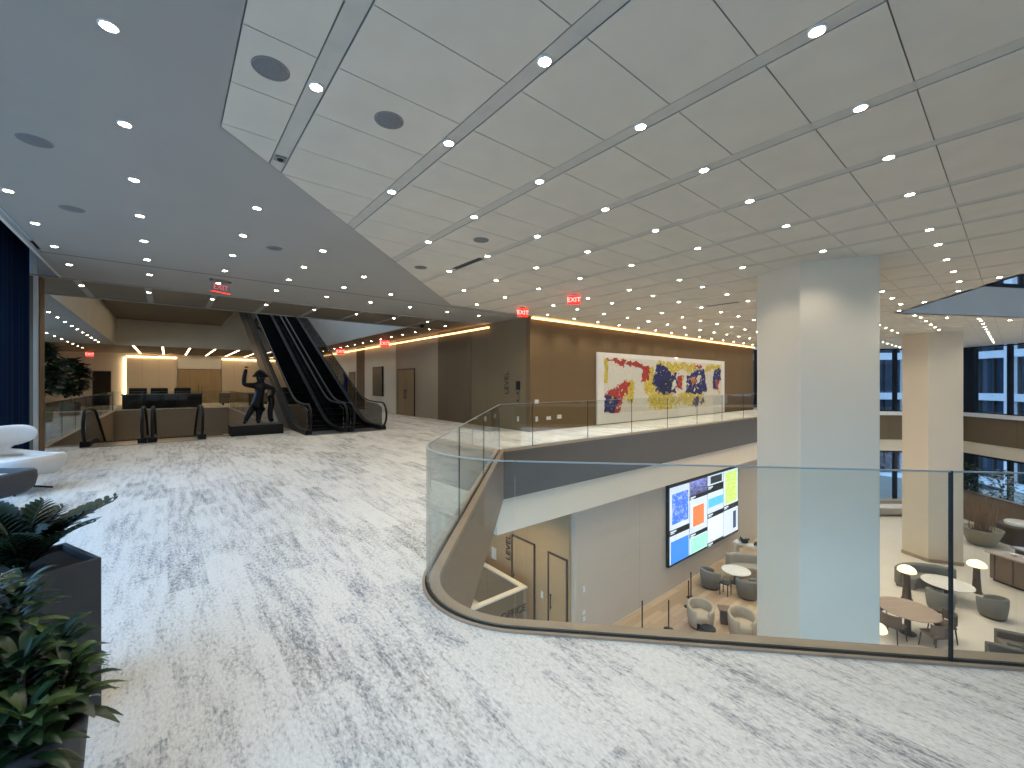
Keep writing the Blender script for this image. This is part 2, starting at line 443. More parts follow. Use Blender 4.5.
# ------------------------------------------------------------------ ceilings
def clip(poly, a, b, c):
    """keep the side a*x + b*y <= c"""
    out = []
    for i, p in enumerate(poly):
        q = poly[(i + 1) % len(poly)]
        dp, dq = a * p[0] + b * p[1] - c, a * q[0] + b * q[1] - c
        if dp <= 0: out.append(p)
        if dp * dq < 0:
            t = dp / (dp - dq); out.append((p[0] + (q[0] - p[0]) * t, p[1] + (q[1] - p[1]) * t))
    return out
HC, HR = (17.1, -4.9), 7.2
def hexpts(r): return [(HC[0] + r * math.cos(math.radians(90 + 60 * k)), HC[1] + r * math.sin(math.radians(90 + 60 * k))) for k in range(6)]
def hex_planes(r):
    ap = r * math.cos(PI / 6)
    return [(math.cos(math.radians(120 + 60 * k)), math.sin(math.radians(120 + 60 * k)), math.cos(math.radians(120 + 60 * k)) * HC[0] + math.sin(math.radians(120 + 60 * k)) * HC[1] + ap) for k in range(6)]
def area(p): return abs(sum(p[i][0] * p[(i + 1) % len(p)][1] - p[(i + 1) % len(p)][0] * p[i][1] for i in range(len(p)))) / 2 if len(p) > 2 else 0
LIM = [(-1, 0, -.345), (0, 1, 9.84), (-1, 1, 3.862), (1, 1, 39.5), (1, -1, 35.1)]
def region(poly):
    for l in LIM:
        poly = clip(poly, *l)
        if len(poly) < 3: return []
    out, rest = [], poly
    for a, b, c in hex_planes(HR):
        o = clip(rest, -a, -b, -c)
        if area(o) > 1e-4: out.append(o)
        rest = clip(rest, a, b, c)
        if len(rest) < 3: break
    return out
TRACKS = [.825, 1.925, 3.03, 4.135, 5.25, 6.46, 7.32, 8.15, 9.13, 10.35, 11.58]
while TRACKS[-1] < 36: TRACKS.append(TRACKS[-1] + 1.22)
UNLIT = 7.32
TW = .066
panels, tracks, lips = MB(), MB(), MB()
xs = [.34] + [x for t in TRACKS for x in (t - TW, t + TW)] + [38]
k0 = -22
for i in range(0, len(xs) - 1, 2):
    for k in range(k0, 16):
        y0 = .46 + .615 * k
        g = .004
        for p in region([(xs[i] + g, y0 + g), (xs[i + 1] - g, y0 + g), (xs[i + 1] - g, y0 + .615 - g), (xs[i] + g, y0 + .615 - g)]):
            if area(p) > 2e-3: panels.prism(p, CEIL, CEIL + .006)
for t in TRACKS:
    for p in region([(t - TW + .007, -13), (t + TW - .007, -13), (t + TW - .007, 10), (t - TW + .007, 10)]):
        if area(p) > 2e-3: tracks.prism(p, CEIL + .004, CEIL + .012)
struct(panels.build('ceiling_tiles', M['ceil_tile']))
struct(tracks.build('trim_7', M['track']))
back = [(.1, -13), (22, -13), (37.3, 2.2), (29.5, 10.05), (5.9, 10.05), (.1, 4.25)]
mb = MB(); mb.flat([back, hexpts(HR)], CEIL + .014, up=False)
struct(mb.build('ceiling_deck', M['ceil_gap']))
# plain painted ceiling with two curtain slots
slots = [[(-1.60, 6.5), (-1.55, 6.5), (-1.55, 9.9), (-1.60, 9.9)]]
mb = MB(); mb.flat([[(-1.68, -13), (.336, -13), (.336, 4.205), (6.0, 9.88), (8.9, 9.88), (8.9, 10.06), (-1.68, 10.06)]] + slots, CEIL, up=False)
struct(mb.build('ceiling', M['ceil_plain']))
mb = MB()
mb.box(-1.63, 6.4, CEIL + .1, -1.5, 10, CEIL + .11); mb.box(-1.68, 9.7, CEIL + .06, 8.9, 11.2, CEIL + .07)
mb.box(.3, -13, CEIL + .035, .4, 4.3, CEIL + .04)
struct(mb.build('trim_8', M['black_gap']))
struct(MB().flat([[(-1.68, 10.1), (8.9, 10.1), (8.9, 12.3), (-1.68, 12.3)]], CEIL, up=False).build('ceiling_band', M['ceil_plain']))
mb = MB()
mb.flat([[(-7, 12.3), (8.9, 12.3), (8.9, 14.7), (-7, 14.7)]], CEIL + .001, up=False)
mb.flat([[(7.0, 14.7), (8.9, 14.7), (8.9, 42), (7.0, 42)]], CEIL + .001, up=False)
mb.flat([[(-7, 31.9), (7, 31.9), (7, 42), (-7, 42)]], CEIL + .001, up=False)
struct(mb.build('ceiling_soffit', M['soffit']))
struct(MB().flat([[(-7, 14.7), (-2.2, 14.7), (-2.2, 31.9), (-7, 31.9)]], CEIL, up=False).build('ceiling_aisle', M['ceil_plain']))
mb = MB()
SOFX = [-1.45, -.34, .88, 2.07, 3.29, 4.5, 5.72, 6.94]
for x in SOFX: mb.box(x - .06, 12.3, CEIL - .004, x + .06, 14.7, CEIL + .004)
mb.box(-7, 14.64, CEIL - .02, 8.9, 14.72, CEIL + .02); mb.box(-7, 12.27, CEIL - .02, 8.9, 12.33, CEIL + .01)
struct(mb.build('trim_9', M['ceil_plain']))
# raised coffer over the void
struct(MB().box(-2.3, 14.7, CEIL + .003, -2.2, 31.9, 5.15).build('wall_coffer_west', M['bulk']))
mb = MB(); mb.box(-2.2, 31.9, CEIL, 2.6, 32.0, 5.15); mb.box(2.6, 31.9, CEIL, 7.0, 32.0, 8.6)
struct(mb.build('wall_coffer_north', M['bulk']))
struct(MB().box(7.0, 14.7, CEIL, 7.1, 31.9, 8.6).build('wall_coffer_east', M['bulk_white']))
struct(MB().box(2.6, 14.7, 5.25, 2.7, 31.9, 8.6).build('wall_coffer_inner', M['bulk_white']))
struct(MB().box(-2.2, 14.74, 5.15, 2.6, 31.9, 5.25).build('ceiling_coffer', M['soffit']))
struct(MB().box(2.6, 14.7, 8.6, 7.1, 32.0, 8.7).build('ceiling_shaft', M['ceil_plain']))
struct(MB().box(2.7, 14.6, CEIL + .03, 7.0, 14.7, 8.6).build('wall_coffer_south', M['bulk_white']))
# hexagonal skylight well
hp = hexpts(HR)
mb = MB(); ho = hexpts(HR + .12)
mb.band(hp + hp[:1], ho + ho[:1], CEIL, 4.62)
struct(mb.build('wall_skylight', M['bulk_white']))
mb = MB(); mb.band(hexpts(HR - .03) + hexpts(HR - .03)[:1], ho + ho[:1], 4.62, 4.74)
for i in range(6):
    a, b = hp[i], hp[(i + 1) % 6]
    for q in range(6):
        x, y = a[0] + (b[0] - a[0]) * q / 6, a[1] + (b[1] - a[1]) * q / 6
        mb.cbox((x, y, 5.4), (.08, .08, 1.4))
mb.band(hexpts(HR - .03) + hexpts(HR - .03)[:1], ho + ho[:1], 6.05, 6.15)
w = struct(mb.build('window_1', M['black']))
MB().ribbon(hp, 4.74, 6.05, closed=True).build('pane', M['win_glass'], w)
struct(MB().prism(ho, 6.15, 6.25).build('roof', M['ceil_plain']))

# ------------------------------------------------------------------ walls
struct(MB().box(8.9, 9.87, 0, 26.6, 10.07, CEIL).build('wall_north', M['tan']))
for y0, y1, m_, nm in ((10.07, 13.2, 'tan_y', 'wall_hall'), (13.2, 15.7, 'wood_dark', 'wall_hall_timber'), (15.7, 20.0, 'taupe', 'wall_hall_taupe'),
                       (20.0, 24.3, 'cream', 'wall_hall_cream'), (24.3, 25.7, 'wood_dark', 'wall_hall_pier'), (25.7, 42, 'cream', 'wall_hall_end')):
    struct(MB().box(8.9 if 'timber' not in nm else 8.88, y0, 0, 9.1, y1, CEIL).build(nm, M[m_]))
struct(MB().box(26.5, 10.07, 0, 26.6, 12.6, CEIL).build('wall_return', M['tan_y']))
FY = 40.6
mb = MB(); mb.box(-7, FY, 0, 8.9, FY + .2, CEIL)
struct(mb.build('wall_far', M['cream']))
mb = MB(); mb.box(.6, FY - .10, 2.62, 3.3, FY - .01, CEIL - .25)
struct(mb.build('trim_10', M['bulk_white']))
mb = MB(); mb.box(-2.25, FY - .13, 0, .55, FY - .01, 3.42); mb.box(3.35, FY - .13, 0, 6.2, FY - .01, 3.42)
struct(mb.build('wall_far_panels', wall_cloth('far_cloth_panel', 'd8ccb8', 'X', .93)))
struct(MB().box(-7.1, 12.6, LOW, -7, 42, CEIL).build('wall_west', M['bulk_white']))
# lobby walls
struct(MB().box(9.0, 8.05, LOW, 27, 8.2, -1.95).build('wall_lobby', M['low_wall']))
M['recess'] = wall_cloth('warm_recess_wall', 'b49a74', 'Y', 2.2)
struct(MB().box(8.9, 8.2, LOW, 9.05, 42, -1.95).build('wall_lobby_recess', M['recess']))
struct(MB().box(-9, 42.6, LOW, 9, 42.8, -1.95).build('wall_lobby_far', M['cream']))
struct(MB().box(-8.8, -13, LOW, -8.6, 42.8, -1.95).build('wall_lobby_west', M['bulk']))
# back of the house: closes the rooms behind the camera
struct(MB().box(-8.8, -13.3, LOW, 22.4, -13.1, CEIL + .1).build('wall_south', M['low_wall']))
# navy curtain return and walnut pier at the west side
struct(MB().box(-7, 12.35, 0, -1.95, 12.75, CEIL).build('wall_walnut', M['walnut']))
struct(MB().box(-2.03, 12.28, 0, -1.97, 12.345, 4.7).build('trim_11', M['white']))
mb = MB(); mb.box(-1.68, -13, CEIL - .002, -1.64, 12.3, 4.7); mb.box(-3.2, 12.36, CEIL - .01, -1.64, 12.4, 4.7); mb.box(-3.3, -13, CEIL, -3.2, 12.4, 4.7)
struct(mb.build('wall_curtain_pocket', M['bulk_white'])); struct(MB().box(-3.3, -13, 4.7, -1.64, 12.4, 4.75).build('ceiling_curtain_pocket', M['ceil_plain']))

# west glazing (outside the frame): mullions, sill and glass
mb = MB()
for k in range(15): mb.cbox((-3.2, -13 + k * 1.72, CEIL / 2), (.12, .07, CEIL))
for z in (.06, 1.0, CEIL - .06): mb.box(-3.26, -13, z - .05, -3.14, 12.2, z + .05)
w = struct(mb.build('window_2', M['steel']))
MB().box(-3.21, -13, .1, -3.19, 12.2, CEIL - .1).build('pane', M['win_glass'], w)
struct(MB().box(-3.3, 12.2, 0, -3.2, 12.4, CEIL).build('wall_west_pier', M['bulk_white']))

# ------------------------------------------------------------------ glazed facade across the lobby
def facade(P, Q, names, dark):
    L = math.hypot(Q[0] - P[0], Q[1] - P[1]); ang = math.atan2(Q[1] - P[1], Q[0] - P[0])
    side = 1 if (ang > 1) else -1       # outside is to the right/left
    xf = Matrix.Translation((P[0], P[1], 0)) @ Matrix.Rotation(ang, 4, 'Z')
    wall, brown, sill, fr, gl = MB(), MB(), MB(), MB(), MB()
    wall.box(0, -.15, -2.62, L, .15, -1.92, xf=xf); brown.box(0, -.2, -1.92, L, .2, -.42, xf=xf)
    sill.box(0, -.3, -.42, L, .3, -.2, xf=xf)
    n = int(L / 2.05)
    for k in range(n + 1):
        x = min(L, .75 + k * 2.05); wd = .16
        fr.box(x - wd / 2, -.1, -.2, x + wd / 2, .1, CEIL, xf=xf); fr.box(x - wd / 2, -.1, LOW, x + wd / 2, .1, -2.62, xf=xf)
    for z in (LOW + .06, -2.68): fr.box(0, -.07, z - .06, L, .07, z + .06, xf=xf)
    for z in (-.17, CEIL - .06): fr.box(0, -.07, z - .03, L, .07, z + .03, xf=xf)
    fr.box(0, -.14, -.2, dark, .14, CEIL, xf=xf); fr.box(0, -.14, LOW, dark, .14, -2.62, xf=xf)
    gl.box(0, -.01, -.2, L, .01, CEIL, xf=xf); gl.box(0, -.01, LOW, L, .01, -2.62, xf=xf)
    struct(wall.build('wall_%s' % names[0], M['bulk'])); struct(brown.build('wall_%s_spandrel' % names[0], M['wood_dark']))
    struct(sill.build('trim_%s' % names[1], M['white']))
    w = struct(fr.build('window_%s' % names[1], M['black'])); gl.build('pane', M['win_glass'], w)
facade(V, (22.2, -13), ('southeast', '12'), .95)
facade((27, 12.6), V, ('northeast', '13'), .2)

# ------------------------------------------------------------------ columns
def column(c, label):
    shape = [(-1.1, 0), (-.535, -.98), (.45, -.62), (.95, 0), (.45, .75), (-.59, .88)]
    pts = [(c[0] + x, c[1] + y) for x, y in shape]
    o = struct(MB().prism(pts, LOW, CEIL + .02).build('column', M['column'], bevel=.012))
    pb = [(c[0] + 1.025 * x, c[1] + 1.025 * y) for x, y in shape]
    MB().prism(pb, LOW, LOW + .14).build('baseboard', M['cap'], o)
    return o
column((9.68, 2.43), ''); column((25.85, 2.38), '')

# ------------------------------------------------------------------ office building across the street
def office(P, ang, L, label):
    t = thing('street_office_building', label, 'building', (*P, -10), ang)
    w, g = MB(), MB()
    for k in range(int(L / 2.9) + 1): w.box(k * 2.9 - .28, -.25, 0, k * 2.9 + .28, .25, 32)
    for k in range(10): w.box(0, -.2, k * 3.3 + .3, L, .3, k * 3.3 + .85)
    g.box(0, .35, 0, L, 5, 31.5)
    w.build('wall_grid', M['pier_blue'], t); b = g
    for k in range(int(L / 2.9)): 
        for j in range(9):
            b.box(k * 2.9 + .28, .12, j * 3.3 + .85, k * 2.9 + .4, .35, j * 3.3 + 3.6, 1); b.box(k * 2.9 + 1.4, .15, j * 3.3 + .85, k * 2.9 + 1.5, .3, j * 3.3 + 3.6, 1)
    b.build('glazing', [M['far_glass'], M['screen_dark']], t)
    return t
office((50.5, 2.3), PI * 5 / 4, 44, 'office building with pale concrete grid outside the windows beyond the rear column')
office((20.5, 32.5), -PI / 4, 39, 'dark office building seen in the gap between the two columns')
# ------------------------------------------------------------------ glass balustrades
GH = 1.07
def subpath(path, s0, s1):
    """piece of a plan path between two arc lengths"""
    out, acc = [], 0
    for a, b in zip(path, path[1:]):
        l = math.hypot(b[0] - a[0], b[1] - a[1])
        if l < 1e-9: continue
        for t in (s0, s1):
            pass
        lo, hi = max(s0, acc), min(s1, acc + l)
        if lo < hi:
            for t in (lo, hi):
                f = (t - acc) / l; p = (a[0] + (b[0] - a[0]) * f, a[1] + (b[1] - a[1]) * f)
                if not out or math.hypot(out[-1][0] - p[0], out[-1][1] - p[1]) > 1e-6: out.append(p)
        acc += l
    return out
def plen(path): return sum(math.hypot(b[0] - a[0], b[1] - a[1]) for a, b in zip(path, path[1:]))
def pane(root, o0, o1, s0, s1, height=GH, path_fn=edge):
    p, q = path_fn(o0), path_fn(o1)
    f = plen(q) / plen(p)
    g = MB(); a = subpath(p, s0, s1); b = subpath(q, s0, s1)
    n = min(len(a), len(b)); a, b = a[:n], b[:n]
    g.band(a, b, .0, height - .008)
    o = g.build('glass_pane', M['glass'], root)
    e = MB(); e.band(a, b, height - .008, height); e.build('polished_edge', M['glass_edge'], o)
    return o
def rail_piece(root, p, q, height=GH, z=0.0):
    """one straight or curved pane between two parallel plan paths"""
    o = MB().band(p, q, z, z + height - .008).build('glass_pane', M['glass'], root)
    MB().band(p, q, z + height - .008, z + height).build('polished_edge', M['glass_edge'], o)
def off2(a, b, d):
    l = math.hypot(b[0] - a[0], b[1] - a[1]); nx, ny = -(b[1] - a[1]) / l * d, (b[0] - a[0]) / l * d
    return [(a[0] + nx, a[1] + ny), (b[0] + nx, b[1] + ny)]
def straight_panes(root, a, b, cuts, z=0.0, h=GH, th=.014):
    L = math.hypot(b[0] - a[0], b[1] - a[1])
    for s0, s1 in zip(cuts, cuts[1:]):
        s0 += .006; s1 -= .006
        p = (a[0] + (b[0] - a[0]) * s0 / L, a[1] + (b[1] - a[1]) * s0 / L); q = (a[0] + (b[0] - a[0]) * s1 / L, a[1] + (b[1] - a[1]) * s1 / L)
        rail_piece(root, off2(p, q, th / 2), off2(p, q, -th / 2), h, z)
        j = MB(); j.cbox((q[0], q[1], z + h / 2), (.012, .012, h - .02)); j.build('joint', M['black_gap'], root)

eg = edge(.117)
t = thing('glass_balustrade', 'frameless curved glass balustrade wrapping the rounded nose of the near carpet edge', 'balustrade')
T2, T1, CB = eg[1], eg[-3], eg[-2]
q_ = cross_lines(Vector(T2), LB, Vector((0, 0)), math.atan2(.771 - .637 * 1.0528, .637 + .771 * 1.0528))
l1 = (q_.x - T2[0]) / math.cos(LB)
post = (q_.x, q_.y)
straight_panes(t, T2, eg[0], [0, l1, l1 + 2.4, l1 + 4.8, l1 + 7.2])
pa, pb = arc_pts(.110), arc_pts(.124)
rail_piece(t, pa, pb)
dl = math.hypot(CB[0] - T1[0], CB[1] - T1[1])
straight_panes(t, T1, CB, [0, 1.28, 3.4, dl - .02])
q = MB(); q.cbox((post[0], post[1], GH / 2), (.014, .018, GH)); q.build('slim_mullion', M['black'], t)
t = thing('glass_balustrade', 'straight frameless glass balustrade along the far balcony below the painting', 'balustrade')
straight_panes(t, CB, eg[-1], [0, 1.04] + [1.04 + 2.08 * k for k in range(1, 12)])
# void balustrades
t = thing('glass_balustrade', 'glass balustrade along the far edges of the down escalator opening', 'balustrade')
straight_panes(t, (-2.35, 15.3), (-2.35, 31.9), [0, 2.3, 4.6, 6.9, 9.2, 11.5, 13.8, 16.5])
straight_panes(t, (-2.3, 31.95), (3.0, 31.95), [0, 1.7, 3.5, 5.3])
straight_panes(t, (3.05, 31.9), (3.05, 21.5), [0, 2.0, 4.0, 6.0, 8.2, 10.4])
for x, y in ((-2.35, 31.95), (-2.35, 15.2)):
    MB().cbox((x, y, .55), (.07, .07, 1.1)).build('post', M['steel'], t)

# ------------------------------------------------------------------ escalators
def escalator(name, label, sgn, loc, run=12.6, rise=.50, group=None):
    """local frame: +y is the direction of travel away from the camera, z = 0 at the landing"""
    t = thing(name, label, 'escalator', loc, 0, group)
    y0 = 1.35                       # start of the slope
    def zl(y): return sgn * rise * max(0.0, (math.sqrt((y - y0) ** 2 + .25) + (y - y0)) / 2 - .05)
    ys = [.15 + k * .3 for k in range(int(run / .3) + 1)]
    st = MB()
    y = .35
    while y < run:
        z = zl(y + .2); st.box(-.40, y, z - .25, .40, y + .41, z); 
        for q in range(9): st.box(-.38 + q * .09, y + .01, z, -.34 + q * .09, y + .40, z + .008)
        y += .40
    st.build('steps', M['step_black'], t)
    cp = MB(); cp.box(-.58, -.55, -.01, .58, .36, .012); cp.build('comb_plate', M['steel'], t)
    for sx in (-1, 1):
        x = sx * .52
        # skirt and deck
        sk = MB(); vs = []
        for yy in ys: vs += [(x - .07, yy, zl(yy) - .42), (x + .07, yy, zl(yy) - .42), (x + .07, yy, zl(yy) + .13), (x - .07, yy, zl(yy) + .13)]
        n = len(ys)
        fs = [(4 * i + j, 4 * i + (j + 1) % 4, 4 * i + 4 + (j + 1) % 4, 4 * i + 4 + j) for i in range(n - 1) for j in range(4)] + [(3, 2, 1, 0)]
        sk.add(vs, fs); sk.build('skirt_deck', M['black'], t)
        gl = MB(); vs = []; rail = .86
        for yy in [-.30] + ys:
            h = rail if yy > .1 else rail - .12
            vs += [(x - .006, yy, zl(yy) + .1), (x + .006, yy, zl(yy) + .1), (x + .006, yy, zl(yy) + h), (x - .006, yy, zl(yy) + h)]
        n = len(ys) + 1
        fs = [(4 * i + j, 4 * i + (j + 1) % 4, 4 * i + 4 + (j + 1) % 4, 4 * i + 4 + j) for i in range(n - 1) for j in range(4)] + [(3, 2, 1, 0)]
        gl.add(vs, fs); gl.build('glass_balustrade_panel', M['esc_glass'], t)
        hr = MB(); c = (-.28, .51); r = .40
        path = [(x, .55, .10), (x, -.1, .11)] + [(x, c[0] - r * math.sin(math.radians(a)), c[1] - r * math.cos(math.radians(a))) for a in range(0, 181, 15)]
        path += [(x, yy, zl(yy) + .91) for yy in ys]
        hr.tube(path, .036, 8, flat=.8); hr.build('handrail', M['black'], t)
        nb = MB(); nb.box(x - .09, -.42, 0, x + .09, .2, .14); nb.build('newel_base', M['black'], t)
        lt = MB(); vs = []
        for yy in ys[4:]: vs += [(x - sx * .075, yy, zl(yy) + .135), (x + sx * .075, yy, zl(yy) + .135)]
        n = len(ys) - 4
        lt.add(vs, [(2 * i, 2 * i + 1, 2 * i + 3, 2 * i + 2) for i in range(n - 1)]); lt.build('deck_strip', M['black'], t)
    tr = MB(); vs = []
    for yy in ys: vs += [(-.60, yy, zl(yy) - 1.0 if sgn > 0 else zl(yy) - 1.0), (.60, yy, zl(yy) - 1.0), (.60, yy, zl(yy) - .26), (-.60, yy, zl(yy) - .26)]
    if sgn > 0: vs = [(a, b, max(c, .0)) for a, b, c in vs]
    n = len(ys)
    tr.add(vs, [(4 * i + j, 4 * i + (j + 1) % 4, 4 * i + 4 + (j + 1) % 4, 4 * i + 4 + j) for i in range(n - 1) for j in range(4)] + [(3, 2, 1, 0), (4 * n - 4, 4 * n - 3, 4 * n - 2, 4 * n - 1)])
    tr.build('truss', M['fascia_dark'], t)
    return t
escalator('escalator', 'glass-sided up escalator nearer the statue, rising through the ceiling', 1, (3.78, 13.9, 0), 16.5)
e = [o for o in COL.objects if o.name == 'escalator'][0]
dup(e, (5.04, 13.9, 0), label='glass-sided up escalator on the hallway side, rising through the ceiling')
e = escalator('descending_escalator', 'down escalator beside the west wall, only its handrail newels showing', -1, (-1.02, 14.75, 0), 12.6)
dup(e, (.22, 14.75, 0), label='down escalator nearer the statue, sinking into the floor opening')

# ------------------------------------------------------------------ statue on its plinth
tag(MB().box(-.68, -.36, 0, .68, .36, .30).build('statue_plinth', M['black'], loc=(2.1, 14.86, 0), bevel=.01), 'low black rectangular plinth under the bronze statue', 'plinth')
t = thing('statue', 'black bronze statue with a raised arm and wide hat on a low plinth', 'statue', (2.14, 14.86, .32))
def skin(name, pts, edges, m, parent, sub=2):
    me = bpy.data.meshes.new(name); me.from_pydata([p[:3] for p in pts], edges, [])
    me.materials.append(m)
    o = bpy.data.objects.new(name, me); COL.objects.link(o); o.parent = parent
    md = o.modifiers.new('skin', 'SKIN'); md.use_smooth_shade = True
    sv = me.skin_vertices[0].data
    for v, p in zip(sv, pts): v.radius = (p[3], p[4] if len(p) > 4 else p[3])
    sv[0].use_root = True
    sb = o.modifiers.new('sub', 'SUBSURF'); sb.levels = sub; sb.render_levels = sub
    return o
P = [(.02, 0, .64, .23, .17), (.04, 0, .86, .19, .14), (.06, 0, 1.04, .22, .14), (.07, 0, 1.18, .15, .10), (.07, -.01, 1.27, .075, .07), (.07, -.02, 1.37, .135, .12), (.07, -.02, 1.46, .13, .12),
     (-.12, 0, 1.16, .09), (-.37, -.03, 1.19, .075), (-.355, -.05, 1.42, .065), (-.33, -.06, 1.58, .055), (-.31, -.06, 1.67, .05),
     (.25, 0, 1.13, .09), (.43, -.02, 1.06, .07), (.39, -.06, .88, .06), (.28, -.08, .80, .05),
     (-.12, 0, .50, .11), (-.22, 0, .32, .09), (-.31, 0, .12, .07), (-.33, -.02, .06, .055), (-.37, -.14, .055, .045),
     (.05, -.03, .48, .11), (.02, -.05, .26, .085), (.0, -.06, .06, .07), (.0, -.20, .055, .045)]
E = [(0, 1), (1, 2), (2, 3), (3, 4), (4, 5), (5, 6), (3, 7), (7, 8), (8, 9), (9, 10), (10, 11), (3, 12), (12, 13), (13, 14), (14, 15),
     (0, 16), (16, 17), (17, 18), (18, 19), (19, 20), (0, 21), (21, 22), (22, 23), (23, 24)]
b = skin('body', P, E, M['bronze'], t)
skin('raised_fingers', [(-.31, -.06, 1.68, .022), (-.29, -.07, 1.74, .018), (-.25, -.08, 1.72, .016), (-.34, -.07, 1.74, .016), (-.30, -.06, 1.70, .02)], [(0, 1), (0, 2), (0, 3), (0, 4)], M['bronze'], t, 1)
h = MB(); h.lathe([(.20, 1.425), (.235, 1.44), (.185, 1.50), (.14, 1.57), (.07, 1.635), (.008, 1.66)], (.07, -.02, 0), 20); h.build('hat', M['bronze'], t)
ey = MB()
for s in (-1, 1): ey.ball((.07 + s * .05, -.142, 1.395), (.03, .012, .012), 10)
ey.build('eyes', M['steel'], t)
cs = MB(); cs.tube([(.34, -.02, .86), (.37, -.02, .62), (.33, 0, .34), (.35, .02, .10), (.36, -.06, .085)], .095, 10, r1=.065); cs.build('draped_staff', M['bronze'], t)

# ------------------------------------------------------------------ hall things
def on_hall(y0, y1): return (y0 + y1) / 2
def door(label, y0, y1, leaves, h=2.18, z=0.0, x=8.88, m='door'):
    t = thing('double_door' if leaves > 1 else 'door_leaf', label, 'door', (x, (y0 + y1) / 2, z))
    w = y1 - y0
    f = MB(); f.box(-.03, -w / 2 - .05, 0, .01, -w / 2, h + .05); f.box(-.03, w / 2, 0, .01, w / 2 + .05, h + .05); f.box(-.03, -w / 2, h, .01, w / 2, h + .05)
    f.build('frame', M['dark_wood'], t)
    for k in range(leaves):
        a = -w / 2 + k * w / leaves; l = MB(); l.box(-.018, a + .008, .01, .008, a + w / leaves - .008, h - .006)
        o = l.build('leaf', M[m], t)
        hd = MB(); yy = a + (w / leaves - .1 if k == 0 else .1)
        hd.tube([(-.06, yy, .8), (-.06, yy, 1.25)], .014, 8); hd.box(-.06, yy - .01, .84, -.018, yy + .01, .86); hd.box(-.06, yy - .01, 1.19, -.018, yy + .01, 1.21)
        hd.build('pull_handle', M['black'], o)
    return t
door('tall taupe double door in the hallway wall past the brown panel', 17.9, 19.65, 2, 2.2)
door('narrow timber door beyond the blue artwork in the hallway', 25.0 + .9, 26.9, 1, 2.2)
door('honey timber door in the warm-lit lobby recess behind the parapet', 9.66, 10.7, 1, 2.46, LOW, 8.88, 'recess')
door('honey timber door nearest the lobby wall corner', 8.28, 8.98, 1, 2.42, LOW, 8.88, 'recess')
t = thing('wall_display', 'dark portrait display on the cream hallway wall', 'screen', (8.88, 22.2, .85))
MB().box(-.07, -.68, 0, .015, .68, 1.6).build('frame', M['black'], t, bevel=.01); MB().box(-.078, -.64, .04, -.0705, .64, 1.56).build('screen', M['screen_dark'], t)
t = thing('wall_sculpture', 'blue abstract relief hung on the cream hallway wall near the escalator', 'artwork', (8.86, 27.4, .8))
mblue = mat('cobalt_lacquer', '2b3f9a', .35, var=.2)
q = MB()
for (yy, zz, ry, rz_) in ((0, .25, .30, .25), (.12, .62, .22, .30), (-.08, .98, .28, .24), (.16, 1.28, .16, .22)): q.ball((-.07, yy, zz), (.08, ry, rz_), 12)
q.build('relief', mblue, t); MB().box(0, -.03, .2, .03, .03, 1.3).build('hanging_frame', M['steel'], t)
# rotated lettering and call plate on the corner block
t = thing('wall_lettering', 'dark vertical lettering on the block end wall near its corner', 'sign', (8.897, 11.05, 1.56))
text('letters', 'LEVEL', .30, M['sign'], (0, 0, 0), (0, -PI / 2, 0), t)
t = thing('call_panel', 'dark call panel with buttons right of the vertical lettering on the block', 'panel', (8.89, 10.45, 1.16))
MB().box(-.015, -.09, .18, .014, .09, .46).build('display', M['black'], t); MB().box(-.012, -.075, -.28, .014, .075, .15).build('plate', M['mid_wood'], t)
for k, z in enumerate((.06, -.18)): MB().lathe([(.035, 0), (.035, .012)], (0, 0, 0), 12, xf=Matrix.Translation((-.012, 0, z)) @ Matrix.Rotation(-PI / 2, 4, 'Y')).build('button', M['black'], t)
def plate(label, loc, axis, w=.12, h=.12, cat='wall plate', name='wall_plate'):
    t = thing(name, label, cat, loc)
    a = MB(); b = MB()
    if axis == 'y': a.box(-w / 2, -.014, -h / 2, w / 2, .012, h / 2); b.box(-w / 5, -.02, -h / 5, w / 5, -.0145, h / 5)
    else: a.box(-.014, -w / 2, -h / 2, .012, w / 2, h / 2); b.box(-.02, -w / 5, -h / 5, -.0145, w / 5, h / 5)
    a.build('cover', M['white'], t, bevel=.004); b.build('insert', M['frame_white'], t)
plate('white thermostat highest on the painting wall beside the corner', (9.18, 9.862, .96), 'y', .16, .13, 'thermostat', 'thermostat')
plate('small white outlet directly below the thermostat', (9.18, 9.862, .40), 'y', .10, .16)
plate('wide white outlet plate second from the corner under the painting wall', (9.72, 9.862, .40), 'y', .2, .11)
plate('wide white outlet plate nearest the painting', (10.22, 9.862, .42), 'y', .2, .13)
plate('white outlet plate below the call panel', (8.892, 10.45, .38), 'x', .08, .16)
plate('white outlet plate on the block below the lettering', (8.892, 11.7, .40), 'x', .08, .16)
plate('upper white plate on the grey lobby wall', (9.35, 8.035, -4.45), 'y', .10, .16)
plate('middle white plate on the grey lobby wall', (9.35, 8.035, -5.12), 'y', .10, .12)
plate('lowest white plate on the grey lobby wall', (9.36, 8.035, -5.32), 'y', .10, .12)
